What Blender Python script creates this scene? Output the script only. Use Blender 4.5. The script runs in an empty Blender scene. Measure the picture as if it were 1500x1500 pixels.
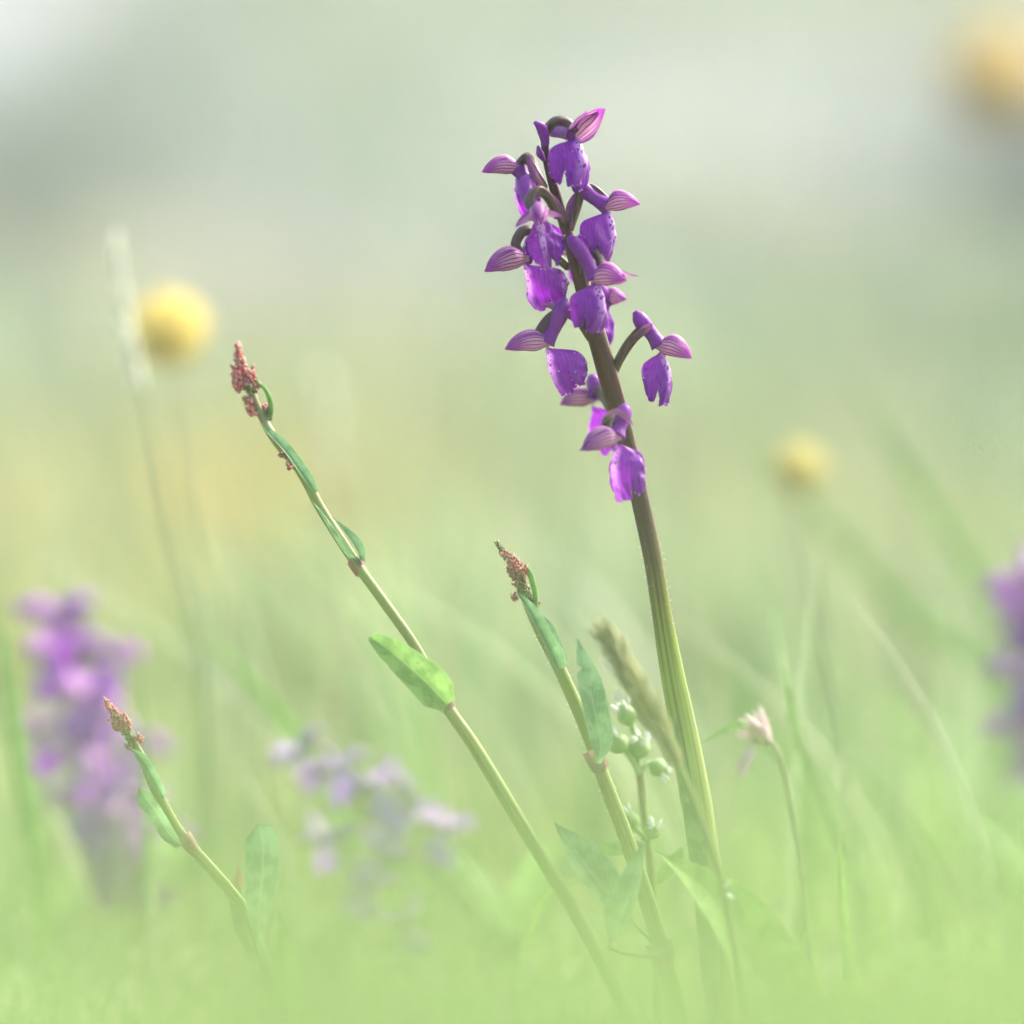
import bpy, math, random
import numpy as np
from mathutils import Vector, Matrix, noise as mnoise

random.seed(7)
rng = np.random.default_rng(11)
SC = bpy.context.scene
COL = SC.collection
R = math.radians

# ------------------------------------------------------------------ camera
FOCUS = 1.44                       # metres from the lens to the orchid
FRAME = 0.23077                    # width of the picture at the orchid, metres
PXM = FRAME / 1500.0
PITCH = R(2.0)
AIM_Z = 0.125
FWD = Vector((0, math.cos(PITCH), -math.sin(PITCH)))
UP = Vector((0, math.sin(PITCH), math.cos(PITCH)))
RT = Vector((1, 0, 0))
CAM = Vector((0, 0, AIM_Z)) - FWD * FOCUS
cd = bpy.data.cameras.new("camera")
cam = bpy.data.objects.new("camera", cd)
COL.objects.link(cam)
cam.location = CAM
cam.rotation_euler = (R(90) - PITCH, 0, 0)
cd.sensor_width = 24.0
cd.sensor_fit = 'HORIZONTAL'
cd.lens = 24.0 * FOCUS / FRAME
cd.clip_start = 0.02
cd.clip_end = 600
cd.dof.use_dof = True
cd.dof.focus_distance = FOCUS
cd.dof.aperture_fstop = 2.8
SC.camera = cam

# ------------------------------------------------------------------ light
SUN_DIR = Vector((0.62, 0.50, 0.80)).normalized()      # towards the sun: behind the flower, to the right
w = bpy.data.worlds.new("World")
SC.world = w
w.use_nodes = True
wn = w.node_tree
wn.nodes.clear()
wo = wn.nodes.new('ShaderNodeOutputWorld')
bg = wn.nodes.new('ShaderNodeBackground')
sky = wn.nodes.new('ShaderNodeTexSky')
sky.sky_type = 'NISHITA'
sky.sun_disc = False
sky.sun_elevation = math.asin(SUN_DIR.z)
sky.sun_rotation = math.atan2(SUN_DIR.x, SUN_DIR.y)
sky.air_density = 0.8
sky.dust_density = 5.5
sky.ozone_density = 0.6
bg.inputs['Strength'].default_value = 0.13
wn.links.new(sky.outputs[0], bg.inputs['Color'])
wn.links.new(bg.outputs[0], wo.inputs['Surface'])
sl = bpy.data.lights.new("sun", 'SUN')
sl.energy = 1.5
sl.angle = R(11)
sl.color = (1.0, 0.975, 0.94)
so = bpy.data.objects.new("sun", sl)
COL.objects.link(so)
so.rotation_euler = SUN_DIR.to_track_quat('Z', 'Y').to_euler()
so.location = (3, 3, 5)

SC.view_settings.view_transform = 'Standard'
SC.view_settings.look = 'None'
SC.view_settings.exposure = 2.6
SC.view_settings.gamma = 1.0
SC.view_settings.use_curve_mapping = False
SC.render.engine = 'CYCLES'
SC.cycles.use_denoising = True
SC.cycles.use_adaptive_sampling = True
SC.cycles.adaptive_threshold = 0.02
SC.cycles.max_bounces = 4
SC.cycles.diffuse_bounces = 3
SC.cycles.transmission_bounces = 4
SC.cycles.volume_bounces = 0
SC.cycles.transparent_max_bounces = 4


def P(px, py, d=0.0):
    """a point of the place: direction of a photo pixel, d millimetres behind the plane of focus"""
    dep = FOCUS + d * 0.001
    s = dep / FOCUS * PXM
    return CAM + FWD * dep + RT * ((px - 750) * s) + UP * ((750 - py) * s)


# ------------------------------------------------------------------ mesh helpers
def grid_obj(name, pts, material, parent=None, origin=None, close_u=False, cap=False, solid=0.0, uvs=None, stuff=False):
    """pts[j][i]: j along (v), i across (u)"""
    pts = np.asarray(pts, dtype=float)
    nv, nu = pts.shape[0], pts.shape[1]
    o3 = np.array(origin if origin is not None else (0, 0, 0), dtype=float)
    verts = (pts - o3).reshape(-1, 3)
    faces, fuv = [], []
    m = nu if close_u else nu - 1
    for j in range(nv - 1):
        for i in range(m):
            i2 = (i + 1) % nu
            faces.append((j * nu + i, j * nu + i2, (j + 1) * nu + i2, (j + 1) * nu + i))
            ua, ub = (i / nu, (i + 1) / nu) if close_u else (i / (nu - 1), (i + 1) / (nu - 1))
            va, vb = j / (nv - 1), (j + 1) / (nv - 1)
            fuv += [(ua, va), (ub, va), (ub, vb), (ua, vb)]
    if cap and close_u:
        faces.append(tuple(range(nu - 1, -1, -1)))
        fuv += [(0.5, 0)] * nu
        faces.append(tuple((nv - 1) * nu + i for i in range(nu)))
        fuv += [(0.5, 1)] * nu
    me = bpy.data.meshes.new(name)
    me.from_pydata(verts.tolist(), [], faces)
    uv = me.uv_layers.new(name="UVMap")
    uv.data.foreach_set("uv", np.array(fuv, dtype=np.float32).ravel())
    me.polygons.foreach_set("use_smooth", [True] * len(me.polygons))
    me.materials.append(material)
    me.update()
    o = bpy.data.objects.new(name, me)
    COL.objects.link(o)
    if parent:
        o.parent = parent
    if solid > 0:
        md = o.modifiers.new("thickness", 'SOLIDIFY')
        md.thickness = solid
        md.offset = 0
    if stuff:
        o["kind"] = "stuff"
    return o


def catmull(pts, n):
    p = [Vector(q) for q in pts]
    p = [p[0] * 2 - p[1]] + p + [p[-1] * 2 - p[-2]]
    seg = len(p) - 3
    out = []
    for k in range(n):
        f = k / (n - 1) * seg
        i = min(int(f), seg - 1)
        t = f - i
        a, b, c, d = p[i], p[i + 1], p[i + 2], p[i + 3]
        out.append(0.5 * ((2 * b) + (c - a) * t + (2 * a - 5 * b + 4 * c - d) * t * t + (3 * b - a - 3 * c + d) * t ** 3))
    return out


def interp(vals, t):
    f = t * (len(vals) - 1)
    i = min(int(f), len(vals) - 2)
    return vals[i] + (vals[i + 1] - vals[i]) * (f - i)


def tube_pts(path, radii, n=24, seg=10, ribs=0, rib_amp=0.0, twist=0.0, flat=1.0):
    c = catmull(path, n)
    rows = []
    t0 = (c[1] - c[0]).normalized()
    nrm = t0.orthogonal().normalized()
    for k in range(n):
        t = (c[min(k + 1, n - 1)] - c[max(k - 1, 0)]).normalized()
        nrm = (nrm - t * nrm.dot(t)).normalized()
        bn = t.cross(nrm)
        r = interp(radii, k / (n - 1))
        row = []
        for i in range(seg):
            a = 2 * math.pi * i / seg
            rr = r * (1 + rib_amp * math.cos(ribs * a + twist * k / (n - 1)))
            row.append(c[k] + nrm * (math.cos(a) * rr) + bn * (math.sin(a) * rr * flat))
        rows.append(row)
    return rows


def tube(name, path, radii, material, parent=None, origin=None, n=24, seg=10, **kw):
    return grid_obj(name, tube_pts(path, radii, n, seg, **kw), material, parent, origin, close_u=True, cap=True)


def sm(x):
    x = min(1.0, max(0.0, x))
    return x * x * (3 - 2 * x)


def blade_pts(path, width, face, nv=18, nu=7, prof=None, cup=0.25, wave=0.0, seed=0.0, curl=0.0, bite=None):
    """leaf along a path; face = direction the upper side looks; width = full width (m)"""
    c = catmull(path, nv)
    prof = prof or (lambda t: math.sin(math.pi * min(1, max(0, t)) ** 0.8) ** 0.8)
    rows = []
    for k in range(nv):
        v = k / (nv - 1)
        t = (c[min(k + 1, nv - 1)] - c[max(k - 1, 0)]).normalized()
        s = t.cross(Vector(face)).normalized()
        f = s.cross(t).normalized()
        wdt = width * 0.5 * max(prof(v), 0.012)
        row = []
        for i in range(nu):
            u = -1 + 2 * i / (nu - 1)
            ww = wdt * u
            wv = wave * width * math.sin(v * 19 + seed + (1.3 if u > 0 else 0)) * abs(u) ** 2
            if bite and (u > 0) == (bite[1] > 0):
                ww *= 1 - bite[2] * math.exp(-((v - bite[0]) / 0.022) ** 2) * abs(u)
            ww *= 1 + 0.05 * mnoise.noise(Vector((v * 9, u * 2, seed))) + 0.07 * mnoise.noise(Vector((v * 24, u, seed + 3)))
            row.append(c[k] + s * ww + f * (abs(u) ** 1.5 * wdt * cup + wv) + f * (curl * wdt * u))
        rows.append(row)
    return rows


def leaf(name, path, width, face, material, parent=None, origin=None, solid=0.0, **kw):
    return grid_obj(name, blade_pts(path, width, face, **kw), material, parent, origin, solid=solid)


def empty(name, loc):
    o = bpy.data.objects.new(name, None)
    COL.objects.link(o)
    o.location = loc
    o.empty_display_size = 0.01
    return o


def tag(o, label=None, cat=None, group=None, kind=None):
    if label: o["label"] = label
    if cat: o["category"] = cat
    if group: o["group"] = group
    if kind: o["kind"] = kind
    return o


# ------------------------------------------------------------------ materials
class NT:
    def __init__(self, name):
        self.m = bpy.data.materials.new(name)
        self.m.use_nodes = True
        self.t = self.m.node_tree
        self.t.nodes.clear()
        self.out = self.n('ShaderNodeOutputMaterial')

    def n(self, kind, **props):
        nd = self.t.nodes.new(kind)
        for k, v in props.items():
            setattr(nd, k, v)
        return nd

    def l(self, a, b):
        self.t.links.new(a, b)

    def val(self, sock, v):
        if hasattr(v, 'is_linked') or isinstance(v, bpy.types.NodeSocket):
            self.l(v, sock)
        else:
            sock.default_value = v

    def math(self, op, a, b=0.0, c=None, clamp=False):
        nd = self.n('ShaderNodeMath', operation=op)
        nd.use_clamp = clamp
        self.val(nd.inputs[0], a)
        self.val(nd.inputs[1], b)
        if c is not None: self.val(nd.inputs[2], c)
        return nd.outputs[0]

    def mix(self, f, a, b, blend='MIX'):
        nd = self.n('ShaderNodeMix', data_type='RGBA', blend_type=blend)
        self.val(nd.inputs[0], f)
        for k, v in ((6, a), (7, b)):
            if isinstance(v, tuple): v = (v[0], v[1], v[2], 1)
            self.val(nd.inputs[k], v)
        return nd.outputs[2]

    def noise(self, scale, detail=3, rough=0.55, coord=None, dist=0.0):
        if coord is None:
            coord = self.n('ShaderNodeTexCoord').outputs['Object']
        nd = self.n('ShaderNodeTexNoise')
        nd.inputs['Scale'].default_value = scale
        nd.inputs['Detail'].default_value = detail
        nd.inputs['Roughness'].default_value = rough
        nd.inputs['Distortion'].default_value = dist
        self.l(coord, nd.inputs['Vector'])
        return nd.outputs['Fac']

    def ramp(self, f, stops, interp='LINEAR'):
        nd = self.n('ShaderNodeValToRGB')
        nd.color_ramp.interpolation = interp
        el = nd.color_ramp.elements
        while len(el) < len(stops):
            el.new(0.5)
        for e, (p, c) in zip(el, stops):
            e.position = p
            e.color = (c[0], c[1], c[2], 1)
        self.val(nd.inputs[0], f)
        return nd.outputs[0]

    def rng(self, f, a, b, c=0.0, d=1.0):
        nd = self.n('ShaderNodeMapRange')
        nd.interpolation_type = 'SMOOTHSTEP'
        self.val(nd.inputs[0], f)
        for k, v in zip((1, 2, 3, 4), (a, b, c, d)):
            nd.inputs[k].default_value = v
        return nd.outputs[0]

    def uv(self):
        tc = self.n('ShaderNodeTexCoord')
        sp = self.n('ShaderNodeSeparateXYZ')
        self.l(tc.outputs['UV'], sp.inputs[0])
        return tc.outputs['UV'], sp.outputs[0], sp.outputs[1]

    def finish(self, col, rough=0.5, trans=0.0, tcol=None, bump=None, bump_d=0.0002, sheen=0.0, spec=0.5):
        p = self.n('ShaderNodeBsdfPrincipled')
        if isinstance(col, tuple): col = (col[0], col[1], col[2], 1)
        self.val(p.inputs['Base Color'], col)
        p.inputs['Roughness'].default_value = rough
        p.inputs['Specular IOR Level'].default_value = spec
        if sheen:
            p.inputs['Sheen Weight'].default_value = sheen
            p.inputs['Sheen Roughness'].default_value = 0.4
        if bump is not None:
            b = self.n('ShaderNodeBump')
            b.inputs['Strength'].default_value = 0.6
            b.inputs['Distance'].default_value = bump_d
            self.l(bump, b.inputs['Height'])
            self.l(b.outputs[0], p.inputs['Normal'])
        sh = p.outputs[0]
        if trans > 0:
            tr = self.n('ShaderNodeBsdfTranslucent')
            tc = tcol if tcol is not None else col
            if isinstance(tc, tuple): tc = (tc[0], tc[1], tc[2], 1)
            self.val(tr.inputs['Color'], tc)
            mx = self.n('ShaderNodeMixShader')
            mx.inputs[0].default_value = trans
            self.l(sh, mx.inputs[1])
            self.l(tr.outputs[0], mx.inputs[2])
            sh = mx.outputs[0]
        self.l(sh, self.out.inputs['Surface'])
        return self.m


def sat(c, k):
    """scale a colour, clipped at full value"""
    return tuple(min(1, x * k) for x in c)


def lip_material(name, deep, mid, white, spot, trans=0.5):
    t = NT(name)
    uv, u, v = t.uv()
    au = t.math('ABSOLUTE', t.math('SUBTRACT', u, 0.5))            # 0 on the midline, 0.5 at the edge
    n1 = t.noise(330, 4)
    # pale midline that fades outwards and towards the throat/tip
    wob = t.math('MULTIPLY', t.math('SUBTRACT', n1, 0.5), 0.10)
    cen = t.rng(t.math('ADD', au, wob), 0.03, 0.13, 1.0, 0.0)
    cen = t.math('MULTIPLY', cen, t.rng(v, 0.35, 0.95, 1.0, 0.12))
    base = t.mix(t.rng(t.math('ADD', v, t.math('MULTIPLY', n1, 0.4)), 0.2, 1.1), mid, deep)
    # fine veins fanning out from the throat
    wv = t.n('ShaderNodeTexWave', wave_type='BANDS', bands_direction='X')
    mp = t.n('ShaderNodeMapping')
    mp.inputs['Scale'].default_value = (1.0, 0.16, 1)
    t.l(uv, mp.inputs[0]); t.l(mp.outputs[0], wv.inputs['Vector'])
    wv.inputs['Scale'].default_value = 7.5
    wv.inputs['Distortion'].default_value = 1.2
    wv.inputs['Detail'].default_value = 1
    base = t.mix(t.math('MULTIPLY', wv.outputs['Fac'], 0.42), base, sat(deep, 0.55))
    c = t.mix(cen, base, white)
    # dark spots on the pale field
    vo = t.n('ShaderNodeTexVoronoi')
    mp2 = t.n('ShaderNodeMapping')
    mp2.inputs['Scale'].default_value = (17, 11, 1)
    t.l(uv, mp2.inputs[0]); t.l(mp2.outputs[0], vo.inputs['Vector'])
    vo.inputs['Scale'].default_value = 1.0
    vo.inputs['Randomness'].default_value = 0.8
    sp = t.rng(vo.outputs['Distance'], 0.34, 0.46, 1.0, 0.0)
    sp = t.math('MULTIPLY', sp, t.rng(au, 0.08, 0.12, 1.0, 0.0))
    sp = t.math('MULTIPLY', sp, t.rng(v, 0.80, 0.9, 1.0, 0.0))
    c = t.mix(t.math('MULTIPLY', sp, 0.9), c, spot)
    return t.finish(c, 0.42, trans, t.mix(1.0, c, (1.2, 0.8, 1.25), 'MULTIPLY'), bump=t.math('ADD', t.noise(900, 3), t.math('MULTIPLY', wv.outputs['Fac'], 0.35)), bump_d=0.00022, spec=0.25)


def hood_material(name, pale, purple, vein, trans=0.4, nlines=5.0):
    t = NT(name)
    uv, u, v = t.uv()
    n1 = t.noise(350, 3)
    ph = t.math('ADD', t.math('MULTIPLY', u, nlines * 2 * math.pi), t.math('MULTIPLY', t.math('SUBTRACT', n1, 0.5), 2.6))
    line = t.rng(t.math('SINE', ph), 0.45, 0.95, 0.0, 1.0)
    line = t.math('MULTIPLY', line, t.rng(v, 0.0, 0.08, 0.2, 1.0))
    line = t.math('MULTIPLY', line, t.rng(v, 0.72, 1.0, 1.0, 0.25))
    edge = t.rng(t.math('ABSOLUTE', t.math('SUBTRACT', u, 0.42)), 0.2, 0.5, 0.0, 1.0)
    tip = t.rng(t.math('ADD', v, t.math('MULTIPLY', n1, 0.25)), 0.45, 1.05, 0.0, 1.0)
    f = t.math('MAXIMUM', t.math('MULTIPLY', edge, 0.9), tip)
    c = t.mix(f, pale, purple)
    c = t.mix(t.math('MULTIPLY', line, 0.93), c, vein)
    return t.finish(c, 0.45, trans, c, bump=t.math('ADD', t.noise(1100, 2), t.math('MULTIPLY', line, -1.2)), bump_d=0.00018, spec=0.25)


def plain_material(name, a, b, scale, rough=0.5, trans=0.0, tmul=1.0, bump_scale=None, bump_d=0.0002, stretch=None, spec=0.4, sheen=0.0):
    t = NT(name)
    co = t.n('ShaderNodeTexCoord').outputs['Object']
    f = t.rng(t.noise(scale, 4, coord=co), 0.3, 0.7)
    c = t.mix(f, a, b)
    return t.finish(c, rough, trans, c if trans else None, bump=t.noise(bump_scale, 3, coord=co) if bump_scale else None, bump_d=bump_d, spec=spec, sheen=sheen)


def stem_material(name, stops, streak, rough=0.45, trans=0.12, side=None, freq=9):
    """colour runs along the stalk (v) with fine lengthwise streaks (u)"""
    t = NT(name)
    uv, u, v = t.uv()
    n1 = t.noise(160, 3)
    vv = t.math('ADD', v, t.math('MULTIPLY', t.math('SUBTRACT', n1, 0.5), 0.05))
    c = t.ramp(vv, stops)
    mp = t.n('ShaderNodeMapping')
    mp.inputs['Scale'].default_value = (freq, 1.3, 1)
    t.l(uv, mp.inputs[0])
    ns = t.noise(3.0, 3, coord=mp.outputs[0])
    c = t.mix(t.rng(ns, 0.42, 0.68, 0.0, 0.75), c, streak)
    if side:
        fs = t.rng(t.math('ADD', v, 0.0), side[1], side[2], 0.0, 1.0)
        c = t.mix(t.math('MULTIPLY', t.rng(t.math('COSINE', t.math('MULTIPLY', t.math('SUBTRACT', u, side[3]), 2 * math.pi)), -0.1, 0.7), fs), c, side[0])
    return t.finish(c, rough, trans, c, bump=ns, bump_d=0.00025, spec=0.22)


def leaf_material(name, a, b, vein, trans=0.45, rough=0.62, tip=None, tip_at=0.8):
    t = NT(name)
    uv, u, v = t.uv()
    n1 = t.noise(220, 4)
    c = t.mix(t.rng(n1, 0.38, 0.62), sat(a, 0.8), sat(b, 1.12))
    au = t.math('ABSOLUTE', t.math('SUBTRACT', u, 0.5))
    mid = t.rng(au, 0.0, 0.06, 1.0, 0.0)
    # side veins running obliquely
    ph = t.math('ADD', t.math('MULTIPLY', v, 70.0), t.math('MULTIPLY', au, -45.0))
    sv = t.math('MULTIPLY', t.rng(t.math('SINE', t.math('ADD', ph, t.math('MULTIPLY', n1, 4.0))), 0.75, 1.0), 0.3)
    c = t.mix(t.math('MAXIMUM', t.math('MULTIPLY', mid, 0.6), sv), c, vein)
    spk = t.math('MULTIPLY', t.rng(t.noise(520, 2), 0.68, 0.76), 0.75)
    c = t.mix(spk, c, (0.17, 0.13, 0.055))
    c = t.mix(t.rng(au, 0.44, 0.5, 0.0, 0.6), c, vein)
    if tip:
        c = t.mix(t.rng(t.math('ADD', v, t.math('MULTIPLY', t.math('SUBTRACT', n1, 0.5), 0.3)), tip_at - 0.12, tip_at + 0.12), c, tip)
    bmp = t.math('ADD', t.noise(1400, 2), t.math('ADD', t.math('MULTIPLY', mid, -1.0), t.math('MULTIPLY', sv, -1.5)))
    return t.finish(c, rough, trans, c, bump=bmp, bump_d=0.00035, spec=0.22)


def attr_material(name, rough=0.5, trans=0.45, var=0.0):
    t = NT(name)
    a = t.n('ShaderNodeAttribute')
    a.attribute_name = "col"
    c = a.outputs['Color']
    if var:
        n1 = t.noise(120, 3)
        c = t.mix(t.rng(n1, 0.3, 0.75, 0.0, var), c, t.mix(1.0, c, (0.55, 0.6, 0.45), 'MULTIPLY'))
    return t.finish(c, rough, trans, c, spec=0.3)


M = {}
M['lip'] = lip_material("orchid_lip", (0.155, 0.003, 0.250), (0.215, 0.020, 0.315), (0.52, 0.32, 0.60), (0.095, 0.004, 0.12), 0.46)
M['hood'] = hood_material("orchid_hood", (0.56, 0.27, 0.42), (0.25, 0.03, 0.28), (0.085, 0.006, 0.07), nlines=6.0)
M['spur'] = plain_material("orchid_spur", (0.215, 0.028, 0.30), (0.175, 0.012, 0.26), 300, 0.42, 0.4, bump_scale=1500, bump_d=0.00015, spec=0.25)
M['ovary'] = stem_material("orchid_ovary", [(0.0, (0.065, 0.052, 0.012)), (0.35, (0.055, 0.026, 0.022)), (0.8, (0.065, 0.026, 0.048)), (1.0, (0.13, 0.025, 0.14))], (0.10, 0.085, 0.03), trans=0.15, freq=5)
M['bract'] = stem_material("orchid_bract", [(0.0, (0.10, 0.075, 0.03)), (0.5, (0.14, 0.045, 0.12)), (1.0, (0.19, 0.04, 0.20))], (0.2, 0.10, 0.19), trans=0.4, freq=6)
M['ostem'] = stem_material("orchid_stalk",
    [(0.0, (0.25, 0.31, 0.09)), (0.20, (0.24, 0.31, 0.07)), (0.26, (0.19, 0.27, 0.03)), (0.315, (0.14, 0.17, 0.014)), (0.37, (0.085, 0.068, 0.014)), (0.43, (0.055, 0.034, 0.012)),
     (0.55, (0.052, 0.020, 0.001)), (0.70, (0.050, 0.026, 0.001)), (0.80, (0.046, 0.014, 0.002)), (0.92, (0.042, 0.008, 0.009)), (1.0, (0.09, 0.016, 0.085))],
    (0.040, 0.010, 0.018), trans=0.1, freq=7)
M['edge_glints'] = plain_material("edge_glint_beads", (0.62, 0.45, 0.66), (0.7, 0.6, 0.72), 400, 0.15, 0.3, spec=0.6)  # pale bead colour standing for the white glints on the lip edges
M['column'] = plain_material("orchid_column", (0.12, 0.02, 0.10), (0.2, 0.06, 0.15), 500, 0.5, 0.2)
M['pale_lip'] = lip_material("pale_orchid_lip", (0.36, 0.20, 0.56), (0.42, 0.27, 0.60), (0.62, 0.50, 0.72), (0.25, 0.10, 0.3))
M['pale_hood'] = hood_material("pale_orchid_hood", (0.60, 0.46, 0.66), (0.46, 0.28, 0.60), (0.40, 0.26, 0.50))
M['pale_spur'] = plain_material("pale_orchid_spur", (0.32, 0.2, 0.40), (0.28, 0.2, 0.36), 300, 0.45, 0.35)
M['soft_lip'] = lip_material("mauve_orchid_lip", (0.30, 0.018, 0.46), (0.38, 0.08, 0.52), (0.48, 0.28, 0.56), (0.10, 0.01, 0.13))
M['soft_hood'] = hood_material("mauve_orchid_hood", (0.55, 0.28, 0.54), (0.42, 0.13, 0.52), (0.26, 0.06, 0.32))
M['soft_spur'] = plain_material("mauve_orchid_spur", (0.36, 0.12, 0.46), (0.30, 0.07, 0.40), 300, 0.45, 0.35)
M['sheath'] = leaf_material("orchid_sheath_leaf", (0.15, 0.28, 0.09), (0.18, 0.31, 0.10), (0.22, 0.35, 0.13), 0.45)
M['sstem'] = stem_material("sorrel_stem", [(0.0, (0.24, 0.34, 0.07)), (0.3, (0.22, 0.33, 0.06)), (0.6, (0.20, 0.27, 0.065)), (0.8, (0.18, 0.21, 0.07)), (1.0, (0.16, 0.12, 0.06))], (0.20, 0.13, 0.075), trans=0.2, freq=6)
M['sleaf'] = leaf_material("sorrel_leaf", (0.10, 0.215, 0.09), (0.14, 0.26, 0.12), (0.22, 0.34, 0.18), 0.45)
M['sleaf_bright'] = leaf_material("sorrel_bright_leaf", (0.135, 0.27, 0.065), (0.165, 0.30, 0.08), (0.23, 0.36, 0.13), 0.5)
M['sleaf_red'] = leaf_material("sorrel_red_tipped_leaf", (0.10, 0.19, 0.06), (0.12, 0.22, 0.07), (0.17, 0.22, 0.1), 0.4, tip=(0.24, 0.11, 0.08), tip_at=0.72)
M['ochrea'] = plain_material("papery_sheath", (0.34, 0.26, 0.18), (0.28, 0.12, 0.09), 300, 0.6, 0.45)
M['bud'] = attr_material("sorrel_buds", 0.5, 0.25)
M['grass'] = attr_material("meadow_grass", 0.55, 0.48)
M['blade'] = leaf_material("broad_grass_blade", (0.17, 0.32, 0.065), (0.20, 0.35, 0.08), (0.24, 0.38, 0.12), 0.5)
M['blade_dark'] = leaf_material("dark_grass_blade", (0.12, 0.22, 0.06), (0.14, 0.25, 0.07), (0.17, 0.28, 0.1), 0.45)
M['spikelet'] = plain_material("grass_spikelet", (0.40, 0.37, 0.20), (0.36, 0.39, 0.19), 250, 0.6, 0.55)
M['husk'] = plain_material("pale_grass_husk", (0.72, 0.72, 0.62), (0.62, 0.66, 0.52), 250, 0.6, 0.55)
M['anther'] = plain_material("white_anther", (0.7, 0.7, 0.62), (0.6, 0.6, 0.5), 400, 0.6, 0.4)
M['gstem'] = stem_material("grass_culm", [(0.0, (0.15, 0.25, 0.06)), (1.0, (0.19, 0.23, 0.08))], (0.22, 0.22, 0.1), trans=0.3)
M['paleculm'] = stem_material("pale_culm", [(0.0, (0.24, 0.30, 0.13)), (1.0, (0.28, 0.31, 0.17))], (0.32, 0.32, 0.2), trans=0.4)
M['calyx'] = plain_material("green_calyx", (0.22, 0.34, 0.10), (0.28, 0.40, 0.15), 300, 0.55, 0.35)
M['white_petal'] = plain_material("white_petal", (0.68, 0.70, 0.66), (0.6, 0.62, 0.62), 300, 0.5, 0.4)
M['pink_petal'] = plain_material("pale_pink_petal", (0.74, 0.58, 0.60), (0.66, 0.48, 0.50), 300, 0.5, 0.4)
M['yellow'] = plain_material("buttercup_petal", (0.37, 0.30, 0.085), (0.40, 0.33, 0.10), 200, 0.6, 0.62)
M['yellow_pale'] = plain_material("pale_buttercup_petal", (0.33, 0.30, 0.11), (0.32, 0.29, 0.105), 200, 0.6, 0.62)
M['yellow_soft'] = plain_material("orange_buttercup_petal", (0.31, 0.245, 0.11), (0.29, 0.225, 0.095), 200, 0.6, 0.6)
M['stamen'] = plain_material("buttercup_stamens", (0.55, 0.40, 0.03), (0.45, 0.42, 0.05), 400, 0.6, 0.2)

# ------------------------------------------------------------------ ground
SLOPE, Y0, Y1 = 0.115, 0.75, 7.2


def ground_z(x, y):
    y = np.asarray(y, float)
    x = np.asarray(x, float)
    a = np.clip(y - Y0, 0, None)
    a = np.where(a < 0.6, a * a / 1.2, a - 0.3)
    top = Y1 - Y0 - 0.3
    a = np.where(a > top, top + 0.6 * (1 - np.exp(-(a - top) / 0.6)), a)
    z = a * SLOPE
    z = z + 0.006 * np.sin(x * 7.1 + 1.3) * np.sin(y * 5.3) + 0.012 * np.sin(x * 1.9 + y * 1.1) * np.clip(y, 0, 3) / 3
    return z


def gz(x, y):
    return float(ground_z(x, y))


gx = np.concatenate([[-160, -60, -25, -10, -5], np.linspace(-3, 3, 61), [5, 10, 25, 60, 160]])
gy = np.concatenate([[-120, -40, -15, -6, -3], np.linspace(-2, 9, 111), [11, 16, 30, 70, 160]])
GX, GY = np.meshgrid(gx, gy)
tg = NT("meadow_soil")
tco = tg.n('ShaderNodeTexCoord').outputs['Object']
f1 = tg.noise(9, 5, coord=tco)
f2 = tg.noise(60, 4, coord=tco)
gc = tg.mix(tg.rng(f1, 0.35, 0.65), (0.12, 0.17, 0.055), (0.19, 0.20, 0.10))
gc = tg.mix(tg.rng(f2, 0.45, 0.7, 0.0, 0.6), gc, (0.10, 0.08, 0.045))
M['soil'] = tg.finish(gc, 0.9, bump=tg.noise(150, 4, coord=tco), bump_d=0.004)
g = grid_obj("ground", np.stack([GX, GY, ground_z(GX, GY)], -1), M['soil'])
tag(g, "green meadow ground rising gently behind the flowers", "ground", kind="structure")


def hit(px, py):
    """where the view direction of a photo pixel meets the meadow"""
    d = (P(px, py, 0) - CAM).normalized()
    s = 0.3
    while s < 40:
        q = CAM + d * s
        if q.z <= gz(q.x, q.y) + 0.04:
            return q
        s += 0.02
    return CAM + d * 8


# ------------------------------------------------------------------ meadow grass
PATCH = []      # natural patches of the sward: centre, radius, colour, strength


def patch(px, py, rx, ry, col, k):
    q = hit(px, py)
    PATCH.append((q.x, q.y, rx, ry, np.array(col), k))


patch(130, 100, 0.16, 1.0, (0.10, 0.13, 0.10), 0.8)
patch(-10, 300, 0.14, 0.5, (0.08, 0.11, 0.08), 0.9)
patch(1490, 230, 0.16, 0.8, (0.085, 0.115, 0.085), 0.9)
patch(-20, 10, 0.10, 1.5, (0.40, 0.42, 0.42), 0.9)
patch(1420, 520, 0.20, 0.35, (0.11, 0.165, 0.09), 0.8)
patch(1000, 190, 0.42, 0.9, (0.27, 0.30, 0.26), 0.9)
patch(420, 420, 0.12, 0.3, (0.30, 0.30, 0.26), 0.7)
patch(560, 130, 0.15, 0.7, (0.17, 0.22, 0.13), 0.5)
patch(330, 780, 0.11, 0.30, (0.42, 0.35, 0.12), 0.8)
patch(1000, 600, 0.14, 0.22, (0.25, 0.28, 0.16), 0.5)
patch(700, 640, 0.12, 0.22, (0.20, 0.27, 0.14), 0.5)


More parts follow.
